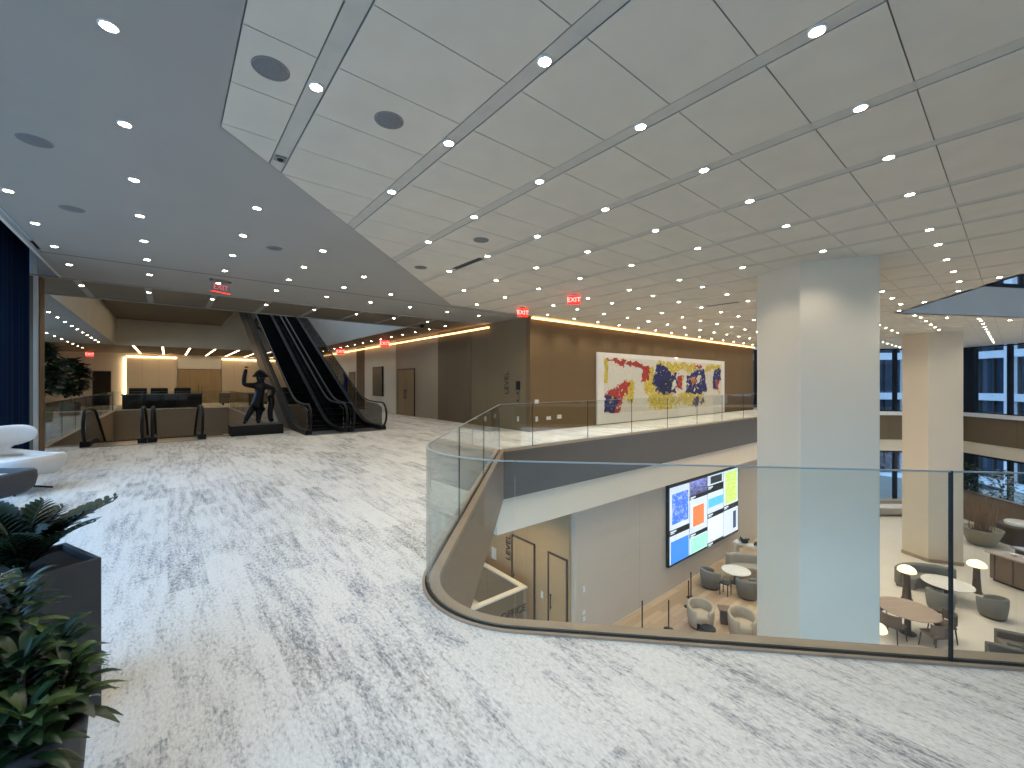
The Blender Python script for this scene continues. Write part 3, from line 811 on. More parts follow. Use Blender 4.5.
# cove tapes
def cove(label, box, loc=(0, 0, 0), m='cove'):
    t = thing('cove_light', label, 'light', loc)
    x0, y0, z0, x1, y1, z1 = box
    MB().box(*box).build('tape', M[m], t)
    ax = 0 if x1 - x0 < y1 - y0 else 1
    if ax == 0: MB().box(x1, y0, z0 - .012, x1 + .025, y1, z1 + .012).build('channel_frame', M['steel'], t)
    else: MB().box(x0, y1, z0 - .012, x1, y1 + .012, z1 + .012).build('channel_frame', M['steel'], t)
    return t
cove('warm cove light running along the top of the painting wall', (8.95, 9.80, CEIL - .075, 26.6, 9.855, CEIL - .025))
MB
cove('warm cove light running along the top of the hallway wall', (8.81, 12.0, CEIL - .17, 8.865, 36, CEIL - .12))
cove('warm cove light above the pale panels of the far wall', (-2.25, FY - .2, 3.44, .55, FY - .14, 3.5), m='cove_far')
cove('warm cove light above the pale panels behind the statue', (3.35, FY - .2, 3.44, 6.2, FY - .14, 3.5), m='cove_far')
t = thing('wall_sconce_strip', 'vertical lit slot at the edge of the far panel', 'light', (-2.35, FY - .1, 0)); MB().box(-.04, -.05, 0, .04, .04, 3.4).build('lens', M['strip'], t)
for k, x in enumerate((-1.5, -.22, 1.06, 2.32, 3.58, 4.85)):
    t = thing('ceiling_strip_light', f'glowing linear ceiling light, {ORD[k]} from the plant side before the far wall', 'light', (x, 36.2, CEIL), group='linear lights of the far lounge')
    MB().box(-.045, -4.2, -.014, .045, 4.2, -.002).build('lens', M['strip'], t); MB().box(-.06, -4.22, -.010, .06, 4.22, -.0005).build('housing', M['ceil_plain'], t)
# far wall doors
t = thing('double_door', 'honey timber double doors with panels in the far wall', 'door', (1.95, FY - .1, 0))
for k, (a, b) in enumerate(((-1.32, -.72), (-.70, .0), (.02, .72), (.74, 1.32))):
    o = MB().box(a, -.06, .02, b, 0, 2.6).build('leaf' if k in (1, 2) else 'side_panel', M['door_gold'], t)
    if k in (1, 2):
        h = MB(); x = b - .1 if k == 1 else a + .1; h.tube([(x, -.1, .8), (x, -.1, 1.4)], .015, 8); h.build('pull_handle', M['black'], o)
MB().box(-1.36, -.04, 2.6, 1.36, 0, 2.64).build('head_frame', M['dark_wood'], t)
t = thing('door_opening', 'tall black doorway left of the lit far panel', 'doorway', (-3.52, FY - .03, 0))
MB().box(-.42, -.02, 0, .42, .02, 2.35).build('opening', M['dark_void'], t); f = MB(); f.box(-.47, -.04, 0, -.42, .02, 2.4); f.box(.42, -.04, 0, .47, .02, 2.4); f.box(-.42, -.04, 2.35, .42, .02, 2.4); f.build('frame', M['dark_wood'], t)

# ------------------------------------------------------------------ exit signs
def exit_sign(label, loc, rz, w=.34, h=.21, drop=.14, double=True):
    t = thing('exit_sign', label, 'exit sign', loc, rz, None)
    z = -drop - h / 2
    MB().box(-w / 2, -.02, z - h / 2, w / 2, .02, z + h / 2).build('lit_panel', M['exit_lit'], t, bevel=.006)
    a = MB(); a.tube([(0, 0, z + h / 2), (0, 0, -.01)], .012, 8); a.box(-.07, -.03, -.02, .07, .03, 0); a.build('ceiling_stem', M['steel'], t)
    text('letters', 'EXIT', h * .74, M['exit_letter'], (0, -.021, z), (PI / 2, 0, 0), t, .002)
    if double: text('letters', 'EXIT', h * .74, M['exit_letter'], (0, .021, z), (PI / 2, 0, PI), t, .002)
    return t
yaw = -math.atan2(.637, .771)
exit_sign('red exit sign hanging at the corner of the painting block', (7.7, 8.85, CEIL), yaw + .4, .32, .23, .04)
exit_sign('red exit sign hanging over the balcony in front of the painting wall', (7.5, 6.75, CEIL), yaw - .2, .30, .21, .04)
exit_sign('red exit sign in the hallway nearest the corner block', (7.9, 19.0, CEIL), yaw + .5, .42, .3, .12)
exit_sign('red exit sign in the hallway behind the escalator', (7.75, 25.0, CEIL), yaw + .5, .42, .3, .16)
exit_sign('red exit sign above the potted trees by the far wall', (-3.95, 38.8, CEIL), .6, .42, .3, .1)
t = thing('exit_sign', 'edge-lit clear exit sign with red letters hanging under the white ceiling band', 'exit sign', (.85, 10.5, CEIL), .5)
MB().box(-.19, -.05, -.05, .19, .05, 0).build('housing', M['steel'], t); MB().box(-.19, -.005, -.26, .19, .005, -.05).build('clear_panel', M['win_glass'], t)
text('letters', 'EXIT', .15, emit('exit_edge_letter', (.9, .35, .36), .7), (0, -.007, -.155), (PI / 2, 0, 0), t, .002)
MB().box(-.19, -.008, -.262, .19, .008, -.245).build('lit_edge', M['exit_lit'], t)

# ------------------------------------------------------------------ downlights
def make_light(label, loc, group):
    t = thing('recessed_downlight', label, 'downlight', loc, 0, group)
    MB().lathe([(.036, .004), (.040, -.006), (.050, -.006), (.053, .0), (.053, .006)], n=16).build('trim_ring', M['white'], t)
    MB().lathe([(.040, -.0065), (.028, -.011), (.004, -.013)], n=14).build('lens', M['lens'], t)
    return t
SPOTS = []
proto = None
def dl(x, y, label, group, z=CEIL, power=1.0):
    global proto
    if proto is None: proto = make_light(label, (x, y, z), group)
    else: dup(proto, (x, y, z), label=label, group=group)
    SPOTS.append((x, y, z, power))
def in_region(x, y, m=.25):
    if y - x > 3.6 or x + y > 39 or x - y > 34.6: return False
    for a, b, c in hex_planes(HR + .45):
        if a * x + b * y > c: break
    else: return False
    for c in ((9.68, 2.43), (25.85, 2.38)):
        if math.hypot(x - c[0], y - c[1]) < 1.2: return False
    return True
lit = [x for x in TRACKS if x != UNLIT and x < 34]
for i, x in enumerate(lit):
    rows = [9.3 - 1.22 * k + .01 for k in range(8)]
    for k, y in enumerate(rows):
        if x > 26.6 and y > 7: continue
        if in_region(x, y):
            dl(x, y, f'recessed downlight, {ORD[k]} from the painting wall on the {ORD[i]} lit ceiling track', 'downlights of the tiled ceiling tracks')
for i, (x, y) in enumerate(((12.9, .22), (14.1, .86), (15.35, 1.55), (16.55, 2.2), (18.16, 2.05), (19.6, 1.45), (20.7, .80), (22.0, .15))):
    dl(x, y, f'recessed downlight on the rim of the hexagonal ceiling well, {ORD[i]} from the near column', 'downlights around the hexagonal well')
for i, x in enumerate((-1.36, -.27, .84, 1.93, 3.03, 4.13, 5.25, 6.46, 7.6)):
    for k, y in enumerate((3.45, 4.67, 5.89, 7.11, 8.33, 9.55, 10.85)):
        if x < -1 and y < 7: continue
        if y < 10 and x > .3 and y - x < 4.6: continue
        dl(x, y, f'recessed downlight in the plain white ceiling, row {ORD[k]} deep, {ORD[i]} across from the navy curtain', 'downlights of the plain ceiling', power=.5)
for i, x in enumerate(SOFX):
    dl(x, 13.0, f'recessed downlight on the {ORD[i]} pale strip of the brown soffit', 'downlights of the brown soffit')
for k in range(14): dl(8.0, 13.6 + 1.22 * k, f'recessed downlight in the hallway row, {ORD[k]} from the corner block', 'downlights of the hallway', power=.5)
for k in range(12): dl(-2.75, 15.9 + 1.3 * k, f'recessed downlight beside the coffer edge, {ORD[k]} from the walnut pier', 'downlights along the coffer', power=.6)
for k in range(9): dl(-3.95, 23 + 1.6 * k, f'recessed downlight above the potted trees, {ORD[k]} from the walnut pier', 'downlights above the potted trees', power=.6)
sp = None
for i, (x, y, lab) in enumerate(((.54, 3.22, 'beside the first ceiling track'), (1.385, 3.24, 'between the first and second tracks'), (-.9, 5.5, 'in the plain ceiling nearest the window side'), (-.9, 7.36, 'in the plain ceiling near the navy curtain'),
          (1.3, 7.46, 'in the plain ceiling before the exit sign'), (3.6, 5.08, 'near the diagonal edge of the tiles, closer one'), (3.6, 7.0, 'near the diagonal edge of the tiles, farther one'))):
    l = 'round grey ceiling speaker ' + lab
    if sp is None:
        sp = thing('ceiling_speaker', l, 'speaker', (x, y, CEIL), 0, 'ceiling speakers')
        MB().lathe([(.105, -.004), (.09, -.008), (.004, -.010)], n=24).build('grille', M['speaker'], sp); MB().lathe([(.104, .004), (.108, -.006), (.115, -.005), (.117, .004)], n=24).build('rim', M['ceil_gap'], sp)
    else: dup(sp, (x, y, CEIL), label=l)
t = thing('security_camera', 'black dome camera under the brown ceiling near the hallway cove', 'camera', (7.2, 13.9, CEIL))
MB().lathe([(.07, -.02), (.10, -.02), (.10, 0)], n=18).build('mount', M['black'], t); MB().ball((0, 0, -.03), .085, 14).build('dome', M['black'], t)

t = thing('ceiling_sensor', 'small grey sensor box at the end of the first ceiling track', 'sensor', (.825, 4.45, CEIL))
MB().box(-.05, -.05, -.012, .05, .05, .003).build('plate', M['ceil_gap'], t, bevel=.003); MB().ball((0, 0, -.012), (.03, .03, .02), 12).build('dome', M['black'], t)
for x, y, lab in ((4.135, 6.25, 'dark linear air vent in the fourth ceiling track near the plain ceiling'), (11.58, 5.07, 'dark linear air vent in a distant ceiling track before the painting')):
    t = thing('ceiling_vent', lab, 'vent', (x, y, CEIL))
    MB().box(-.05, -.42, -.003, .05, .42, .003).build('slot', M['black_gap'], t)
    for s in (-1, 1): MB().box(s * .03 - .004, -.42, -.006, s * .03 + .004, .42, -.003).build('blade', M['ceil_gap'], t)
# ------------------------------------------------------------------ painting
from mathutils import noise as mn
def fbm(x, y, s, seed=0):
    return mn.fractal(Vector((x * s + seed * 7.3, y * s - seed * 3.1, seed * 1.7)), .6, 2.0, 4)
def inpoly(u, v, P):
    c = False
    for i in range(len(P)):
        (x0, y0), (x1, y1) = P[i - 1], P[i]
        if (y0 > v) != (y1 > v) and u < (x1 - x0) * (v - y0) / (y1 - y0) + x0: c = not c
    return c
RED, YEL, BLU, NVY, WHT, ORG = (.42, .04, .025), (.62, .47, .06), (.022, .024, .13), (.012, .02, .06), (.76, .71, .60), (.60, .19, .04)
PATCH = [  # (colour, plan in painting coordinates, roughness of the brushed edge), laid over each other
    (YEL, [(0, .55), (.02, .52), (.03, .95), (0, .98)], .03), (YEL, [(.30, .02), (.50, .0), (.52, .34), (.42, .42), (.30, .36)], .10), (YEL, [(.36, .78), (.74, .80), (.72, .98), (.38, .99)], .07),
    (YEL, [(.13, .20), (.19, .18), (.20, .60), (.15, .62)], .06), (YEL, [(.27, .30), (.36, .34), (.34, .92), (.28, .80)], .07), (YEL, [(.50, .05), (.80, .08), (.78, .40), (.56, .30)], .12), (YEL, [(.80, .86), (.99, .86), (.99, .95), (.82, .97)], .05),
    (RED, [(.0, 1.0), (.10, .93), (.22, .96), (.32, .84), (.30, .58), (.25, .60), (.26, .80), (.18, .87), (.10, .84)], .045), (RED, [(0, .36), (.14, .60), (.17, .56), (.12, .20), (.09, .02), (.05, .02), (.02, .30)], .05), (BLU, [(0, .02), (.06, .0), (.10, .30), (.0, .33)], .04),
    (BLU, [(.33, .52), (.38, .93), (.53, .74), (.57, .50), (.54, .36), (.40, .28)], .07), (NVY, [(.37, .50), (.50, .66), (.52, .44), (.42, .30)], .09), (RED, [(.55, .72), (.59, .70), (.58, .40), (.54, .44)], .05), (WHT, [(.50, .60), (.53, .62), (.53, .44), (.50, .42)], .04),
    (BLU, [(.63, .32), (.63, .72), (.70, .80), (.80, .88), (.82, .60), (.84, .36), (.74, .30)], .05), (WHT, [(.735, .68), (.77, .70), (.76, .52), (.73, .52)], .04), (ORG, [(.67, .64), (.72, .68), (.73, .56), (.68, .52)], .05), (RED, [(.71, .92), (.78, .96), (.78, .88), (.72, .86)], .05),
    (BLU, [(.69, .04), (.74, .02), (.76, .26), (.70, .24)], .05), (BLU, [(.77, .04), (.80, .12), (.80, .24), (.76, .10)], .03), (BLU, [(.90, .35), (.905, .84), (1.0, .90), (.985, .66), (.95, .38)], .05), (RED, [(.94, .62), (.97, .60), (.965, .36), (.935, .40)], .04), (YEL, [(.96, .34), (.985, .36), (.98, .26), (.955, .24)], .03)]
def paint(u, v):
    c = WHT
    n1, n2 = fbm(u * 4.2, v, 5.0, 1), fbm(u * 4.2, v, 5.0, 2)
    f1, f2 = fbm(u * 4.2, v, 17, 3), fbm(u * 4.2, v, 17, 4)
    for i, (col, P, e) in enumerate(PATCH):
        if inpoly(u + (n1 * .25 + f1 * .18) * e, v + (n2 + f2 * .6) * e * 1.1, P):
            c = tuple(max(0, x * (1 + .35 * f1)) for x in col)
            if fbm(u * 4.2, v, 11, 9 + i) > .55: c = WHT if i % 3 else YEL
    return tuple(min(1, max(0, x * (1 + .06 * f2))) for x in c)
def painted(name, w, h, nu, nv, fn, m, parent, loc):
    g = MB(); g.grid(lambda u, v: ((u - .5) * w, 0, v * h), nu, nv, smooth=False)
    o = g.build(name, m, parent, loc); ca = o.data.color_attributes.new('Col', 'FLOAT_COLOR', 'CORNER')
    k = 0
    for j in range(nv):
        for i in range(nu):
            c = fn((i + .5) / nu, (j + .5) / nv)
            for q in range(4): ca.data[k + q].color = (*c, 1)
            k += 4
    return o
PX0, PX1, PZ0, PZ1 = 12.15, 22.6, .03, 2.70
t = thing('abstract_painting', 'huge abstract painting in red, yellow and blue on the tan balcony wall', 'painting', ((PX0 + PX1) / 2, 9.86, PZ0))
w, h = PX1 - PX0, PZ1 - PZ0
f = MB(); f.box(-w / 2, -.07, 0, w / 2, 0, h); f.build('white_frame', M['frame_white'], t, bevel=.01)
painted('canvas', w - .75, h - .55, 300, 96, paint, M['art'], t, (0, -.076, .38))

# ------------------------------------------------------------------ display wall in the lobby
SX0, SX1, SZ0, SZ1 = 13.85, 19.6, -5.02, -2.16
t = thing('video_wall', 'large lit video wall of coloured art tiles on the grey lobby wall', 'video wall', ((SX0 + SX1) / 2, 8.04, SZ0))
W, H = SX1 - SX0, SZ1 - SZ0
MB().box(-W / 2 - .04, -.12, -.04, W / 2 + .04, 0, H + .04).build('housing', M['black'], t)
arts = vcol('display_artwork', .4, 1.0)
def art_fn(kind):
    base = {'blue': (.03, .16, .78), 'plainblue': (.04, .24, .85), 'lav': (.16, .17, .42), 'orange': (.95, .20, .06), 'mint': (.28, .80, .55), 'cyan': (.10, .50, .80), 'pale': (.72, .76, .92), 'lime': (.50, .76, .12), 'navy': (.03, .05, .12), 'black': (.01, .015, .02)}[kind]
    def fn(u, v):
        n = fbm(u, v, 6, len(kind)); n2 = fbm(u, v, 14, 3 + len(kind))
        if kind == 'blue': return tuple(min(1, max(0, b + k * max(0, n * .5 + n2 * .4))) for b, k in zip(base, (.9, .75, .3)))
        if kind == 'lav': return tuple(max(0, b * (1 + .9 * n) * (.4 + .9 * v)) for b in base)
        if kind in ('mint', 'lime'): return tuple(min(1, max(0, b + .45 * max(0, n2))) for b in base)
        if kind == 'pale': return tuple(b * (.93 + .07 * (int(v * 14) % 2)) for b in base)
        return tuple(b * (1 + .06 * n) for b in base)
    return fn
cw = W / 4
TILES = [(0, 1.27, 2.80, 'blue', (.10, .12, .16, .06)), (0, .04, 1.05, 'plainblue', (.04, .0, .20, .04)), (1, 2.26, 2.80, 'lav', (0, 0, 0, 0)), (1, .82, 2.10, 'orange', (.16, .18, .22, .2)), (1, .04, .66, 'mint', (.03, .03, .05, .03)),
         (2, 2.42, 2.82, 'black', (.16, .14, .12, .10)), (2, 1.30, 2.12, 'cyan', (.02, .28, .28, .02)), (2, .12, 1.10, 'pale', (.04, .05, .04, .04)), (3, 1.34, 2.82, 'lime', (.10, .05, .05, .08)), (3, .06, 1.12, 'navy', (.62, .16, .14, .14))]
for c, z0, z1, kind, (ml, mb_, mt, mr) in TILES:
    x0 = -W / 2 + c * cw + .02; x1 = x0 + cw - .04
    a = MB(); a.box(x0, -.130, z0, x1, -.121, z1); o = a.build('display_tile', M['mount'], t)
    g0, g1, h0, h1 = x0 + ml * cw, x1 - mr * cw, z0 + mb_ * (z1 - z0), z1 - mt * (z1 - z0)
    painted('artwork', g1 - g0, h1 - h0, 28, 36, art_fn(kind), arts, o, ((g0 + g1) / 2, -.133, h0))
    if z0 > .1:
        b = MB(); b.box(x0 + .06, -.128, z0 - .10, x0 + .45, -.121, z0 - .05); b.box(x0 + .06, -.128, z0 - .15, x0 + .32, -.121, z0 - .12); b.build('caption_bar', M['mount'], o)

# ------------------------------------------------------------------ lobby recess parapet
t = thing('stair_parapet', 'L-shaped tan parapet with a lit stone top in the lobby recess', 'parapet', (8.4, 9.47, LOW))
q = MB(); q.box(-.13, 0, 0, 0, 3.6, 1.34); q.build('side_wall', M['taupe'], t)
q = MB(); q.box(-3.0, 0, 0, -.13, .13, 1.34); q.build('front_wall', M['tan_y'], t)
q = MB(); q.box(-.15, -.02, 1.34, .02, 3.62, 1.39); q.box(-3.0, -.02, 1.34, -.15, .15, 1.39); q.build('coping', M['frame_white'], t)
text('letters', 'OFFICE', .30, M['sign'], (-.52, -.008, .78), (PI / 2, 0, 0), t, .01)
t = thing('wall_lettering', 'dark vertical lettering on the recess wall above the parapet corner', 'sign', (8.885, 10.95, -4.0)); text('letters', 'LEVEL', .34, M['sign'], (0, 0, 0), (0, -PI / 2, 0), t)
plate('white sign plate on the recess wall behind the parapet', (8.885, 11.75, -4.45), 'x', .26, .40, 'sign', 'sign_plate')
plate('dark key panel between the two lobby doors', (8.885, 9.3, -4.95), 'x', .09, .2, 'panel', 'key_panel')

# ------------------------------------------------------------------ seating and tables
def tub_chair(name, label, loc, rz, m, group=None, r=.345, h=.70):
    """barrel chair; its open front faces local -y"""
    t = thing(name, label, 'armchair', loc, rz, group)
    n = 20; a0, a1 = math.radians(-62), math.radians(242)
    sh = MB(); vs = []
    for i in range(n + 1):
        a = a0 + (a1 - a0) * i / n; hh = h * (.80 + .20 * math.sin(PI * i / n)); 
        ca, sa = math.cos(a), math.sin(a)
        for (rr, z) in ((r * .92, .08), (r * 1.04, hh * .6), (r * 1.06, hh - .03), (r * 1.01, hh), (r * .88, hh), (r * .84, hh - .04), (r * .80, .30), (r * .78, .08)): vs.append((rr * ca, rr * sa, z))
    fs = [(8 * i + j, 8 * i + 8 + j, 8 * i + 8 + (j + 1) % 8, 8 * i + (j + 1) % 8) for i in range(n) for j in range(8)] + [tuple(range(8)), tuple(range(8 * n, 8 * n + 8))[::-1]]
    sh.add(vs, fs, 0, True); sh.build('shell', m, t)
    MB().lathe([(.2, .24), (r * .80, .25), (r * .82, .40), (r * .74, .46), (.1, .47)], (0, -.05, 0), 24).build('seat_cushion', m, t)
    MB().lathe([(r * .8, 0), (r * .84, .02), (r * .84, .08)], n=24).build('base', M['dark_wood'], t)
    return t
def arc_sofa(label, loc, rz, R, ang, m, depth=.85, h=.78, name='curved_sofa'):
    """sofa along an arc about local (0,0); opens towards local -y"""
    t = thing(name, label, 'sofa', loc, rz)
    def arc(r, e=0): return [(r * math.cos(a), r * math.sin(a)) for a in [PI / 2 - ang / 2 + e + (ang - 2 * e) * i / 28 for i in range(29)]]
    b = MB(); b.band(arc(R - .20), arc(R), .10, h, smooth=False); b.build('backrest', m, t, bevel=.06)
    MB().band(arc(R - depth, .03), arc(R - .19, .03), .26, .44).build('seat', m, t, bevel=.05)
    MB().band(arc(R - depth + .06, .05), arc(R - .05, .05), 0, .26).build('base', m, t, bevel=.01)
    return t
def oval_table(name, label, loc, rz, a, b, top, h=.74, ped=.16, base=None):
    t = thing(name, label, 'table', loc, rz)
    MB().lathe([(.97, h - .035), (1.0, h - .02), (1.0, h - .008), (.985, h)], n=40, sx=a, sy=b).build('tabletop', top, t)
    for s in ((-.45, .45) if a > .8 else (0,)):
        q = MB(); q.lathe([(ped * 1.7, 0), (ped * 1.7, .025), (ped * .7, .06), (ped * .6, h * .6), (ped * 1.3, h - .036)], (s * a, 0, 0), 20); q.build('pedestal', base or M['dark_wood'], t)
    return t
def dining_chair(name, label, loc, rz, m, group):
    t = thing(name, label, 'chair', loc, rz, group)
    MB().box(-.24, -.24, .42, .24, .24, .49).build('seat', m, t, bevel=.03)
    bk = MB(); p = []; q = []
    for i in range(13):
        a = math.radians(20 + 140 * i / 12); p.append((.27 * math.cos(a), .04 + .24 * math.sin(a))); q.append((.31 * math.cos(a), .04 + .28 * math.sin(a)))
    bk.band(p, q, .52, .82); bk.build('backrest', m, t, bevel=.012)
    for sx in (-1, 1):
        for sy in (-1, 1):
            MB().tube([(sx * .20, sy * .20, .43), (sx * .235, sy * .24, 0)], .02, 8, r1=.014).build('leg', M['dark_wood'], t)
        MB().tube([(sx * .255, .15, .44), (sx * .275, .17, .60)], .016, 8).build('back_post', M['dark_wood'], t)
    return t
def mushroom_lamp(label, loc, group='mushroom lamps of the lobby'):
    t = thing('mushroom_lamp', label, 'lamp', loc, 0, group)
    MB().lathe([(.16, 0), (.16, .02), (.13, .05), (.10, .5), (.085, .97)], n=24).build('stem', M['dark_wood'], t)
    MB().lathe([(.06, .95), (.24, .955), (.262, .975), (.25, 1.04), (.20, 1.11), (.11, 1.16), (.02, 1.175)], n=28).build('shade', M['lampglow'], t)
    return t
L = LOW
def face(a, b): return math.atan2(b[1] - a[1], b[0] - a[0]) + PI / 2      # turns local -y from a towards b
# round tables, lamps, seats near the rear column
TW_, TR_ = (21.1, 1.55), (17.25, 2.1)
oval_table('round_table', 'round white marble coffee table inside the curved sofa by the rear column', (*TW_, L), 0, .68, .68, M['marble'], .55, .13)
oval_table('round_table', 'round rosy timber dining table nearest the near column on the lobby floor', (*TR_, L), 0, .74, .74, M['rosewood'], .74, .12)
a = mushroom_lamp('glowing mushroom lamp standing at the curved sofa end beside the rear column', (19.95, 2.45, L))
dup(a, (22.5, .92, L), label='glowing mushroom lamp standing before the bar counter')
dup(a, (14.6, 2.42, L), label='glowing mushroom lamp half hidden by the near column')
arc_sofa('taupe curved sofa wrapping the white marble table before the rear column', (20.95, 1.5, L), math.radians(-46), 1.42, math.radians(96), M['seat_grey'], .62, .74)
c1 = tub_chair('tub_armchair', 'grey barrel armchair with its back to the camera, between rosy table and marble table', (19.82, 1.62, L), face((19.82, 1.62), TW_), M['seat_grey'])
c2 = dup(c1, (20.55, .50, L), face((20.55, .50), TW_), 'grey barrel armchair before the marble table on the open floor side')
dc = None
for ang, lab in ((78, 'dining chair behind the rosy table next to the near column'), (163, 'dining chair at the near side of the rosy table beside the column'), (232, 'dining chair at the near side of the rosy table, farther from the column'), (300, 'dining chair at the far side of the rosy table toward the open floor')):
    p = (TR_[0] + .80 * math.cos(math.radians(ang)), TR_[1] + .80 * math.sin(math.radians(ang)))
    if dc is None: dc = dining_chair('dining_chair', 'brown ' + lab, (*p, L), face(p, TR_), M['seat_brown'], 'chairs of the rosy table')
    else: dup(dc, (*p, L), face(p, TR_), 'brown ' + lab)
# bar
def arcp(c, r, a0, a1, n=30): return [(c[0] + r * math.cos(math.radians(a0 + (a1 - a0) * i / n)), c[1] + r * math.sin(math.radians(a0 + (a1 - a0) * i / n))) for i in range(n + 1)]
BC = (26.7, -1.3)
t = thing('bar_counter', 'curved brown bar counter with pale stone top in front of the rear column', 'bar', (*BC, L))
q = MB(); q.band(arcp((0, 0), 2.55, 140, 235), arcp((0, 0), 3.05, 140, 235), .1, 1.06); q.build('front_panel', M['mid_wood'], t)
q = MB(); q.band(arcp((0, 0), 2.35, 141, 234), arcp((0, 0), 3.2, 139, 236), 1.06, 1.12); q.build('countertop', M['stone_top'], t, bevel=.01)
q = MB(); q.band(arcp((0, 0), 2.6, 141, 234), arcp((0, 0), 2.98, 141, 234), 0, .1); q.build('plinth', M['black'], t)
for k in range(10):
    an = math.radians(143 + 10 * k); q = MB(); q.cbox((3.055, 0, .58), (.02, .03, .92), xf=Matrix.Rotation(an, 4, 'Z')); q.build('panel_joint', M['dark_wood'], t)
t = thing('back_counter', 'curved dark service counter with a mauve stone top behind the bar counter', 'counter', (*BC, L))
q = MB(); q.band(arcp((0, 0), .95, 120, 240), arcp((0, 0), 1.55, 120, 240), 0, 1.02); q.build('body', M['dark_wood'], t)
q = MB(); q.band(arcp((0, 0), .85, 119, 241), arcp((0, 0), 1.68, 119, 241), 1.02, 1.08); q.build('countertop', M['mauve_top'], t, bevel=.01)
for k, (an, r) in enumerate(((150, 2.75), (158, 2.8), (163, 2.7))):
    x, y = BC[0] + r * math.cos(math.radians(an)), BC[1] + r * math.sin(math.radians(an))
    q = MB(); q.lathe([(.05, 0), (.09, .03), (.12, .07), (.115, .075), (.08, .035)], n=18)
    tag(q.build('serving_bowl', M['white'], loc=(x, y, L + 1.12)), ('small white bowl on the bar counter, nearest the column end', 'small white bowl in the middle of the three on the bar counter', 'small white bowl on the bar counter, third from the column end')[k], 'bowl', 'bowls on the bar counter')
# planter of reeds, round bench, partition
def blade(mb, base, tip, w, bend=(0, 0, 0), n=5, mi=0):
    b, tp = Vector(base), Vector(tip); d = (tp - b).normalized(); s = d.cross(Vector((0, 0, 1)))
    if s.length < .05: s = d.cross(Vector((1, .3, 0)))
    s.normalize(); vs = []
    for i in range(n + 1):
        f = i / n; p = b.lerp(tp, f) + Vector(bend) * (4 * f * (1 - f)); ww = w * (math.sin(PI * (f * .92 + .06)) ** .8)
        vs += [p - s * ww + Vector((0, 0, ww * .3)), p, p + s * ww + Vector((0, 0, ww * .3))]
    mb.add(vs, [(3 * i + j, 3 * i + j + 1, 3 * i + j + 4, 3 * i + j + 3) for i in range(n) for j in range(2)], mi, True)
t = thing('reed_planter', 'wide sage bowl planter of dry brown reeds behind the bar', 'planter', (29.35, 1.05, L))
MB().lathe([(.34, 0), (.45, .06), (.68, .66), (.72, .78), (.66, .78), (.60, .68)], n=32).build('bowl', M['planter_pale'], t)
MB().lathe([(.6, .66), (.1, .70)], n=24).build('soil', M['soil'], t)
q = MB()
for k in range(70):
    a, r = random.uniform(0, 2 * PI), random.uniform(0, .42); x, y = r * math.cos(a), r * math.sin(a)
    q.tube([(x, y, .66), (x * 1.15 + random.uniform(-.05, .05), y * 1.15, 1.25), (x * 1.35 + random.uniform(-.12, .12), y * 1.35 + random.uniform(-.1, .1), random.uniform(1.7, 2.25))], .012, 5, r1=.005)
q.build('reeds', M['reed'], t)
t = thing('round_bench', 'round dark upholstered island bench with a white top behind the bar', 'bench', (30.95, -.15, L))
MB().lathe([(.8, 0), (.82, .05), (.82, .82), (.78, .88)], n=36).build('body', M['dark_wood'], t); MB().lathe([(.55, .86), (.56, 1.0), (.5, 1.03)], n=32).build('top', M['marble'], t)
t = thing('low_partition', 'long brown low partition below the lobby windows', 'partition', (32.75, .3, L), math.radians(45))
MB().box(-4.6, -.12, 0, 2.2, .12, 1.55).build('panel', M['mid_wood'], t); MB().box(-4.62, -.15, 1.55, 2.22, .15, 1.6).build('cap', M['dark_wood'], t)
t = thing('window_sofa', 'taupe sofa with a white cushion seen in the gap between the columns', 'sofa', (31.9, 4.75, L), math.radians(-40))
MB().box(-1.1, -.45, .12, 1.1, .45, .42).build('base', M['seat_taupe'], t, bevel=.04); MB().box(-1.1, .25, .42, 1.1, .45, .8).build('backrest', M['seat_taupe'], t, bevel=.05)
MB().box(-1.05, -.42, .42, 1.05, .24, .56).build('cushion', M['chair_white'], t, bevel=.05)
for s in (-1, 1): MB().box(s * 1.0 - .1, -.40, 0, s * 1.0 + .02 + .06, .40, .12).build('leg', M['dark_wood'], t)
def plant_shrub(name, label, loc, crown, z0, z1, leafn, m, pot_r=.3, pot_h=.55, lw=.05, ll=.28, potm='planter'):
    t = thing(name, label, 'plant', loc)
    MB().lathe([(pot_r * .8, 0), (pot_r * .85, .02), (pot_r, pot_h), (pot_r * .9, pot_h), (pot_r * .86, pot_h - .05)], n=24).build('pot', M[potm], t)
    MB().lathe([(pot_r * .87, pot_h - .06), (.02, pot_h - .04)], n=18).build('soil', M['soil'], t)
    q = MB(); q.tube([(0, 0, pot_h - .06), (.03, .02, (pot_h + z0) / 2), (0, 0, (z0 + z1) / 2)], .03, 8, r1=.015); q.build('trunk', M['trunk'], t)
    q = MB()
    for k in range(leafn):
        a, e = random.uniform(0, 2 * PI), random.uniform(-1, 1); rr = random.uniform(.25, 1) ** .6
        c = Vector((crown * .8 * rr * math.cos(a) * math.sqrt(1 - e * e), crown * .8 * rr * math.sin(a) * math.sqrt(1 - e * e), (z0 + z1) / 2 + (z1 - z0) / 2 * e * .85))
        d = Vector((math.cos(a), math.sin(a), random.uniform(-.5, .6))).normalized() * ll * random.uniform(.7, 1.2)
        blade(q, c, c + d, lw * random.uniform(.8, 1.3), (0, 0, .04), 4)
    q.build('foliage', M[m], t)
    return t
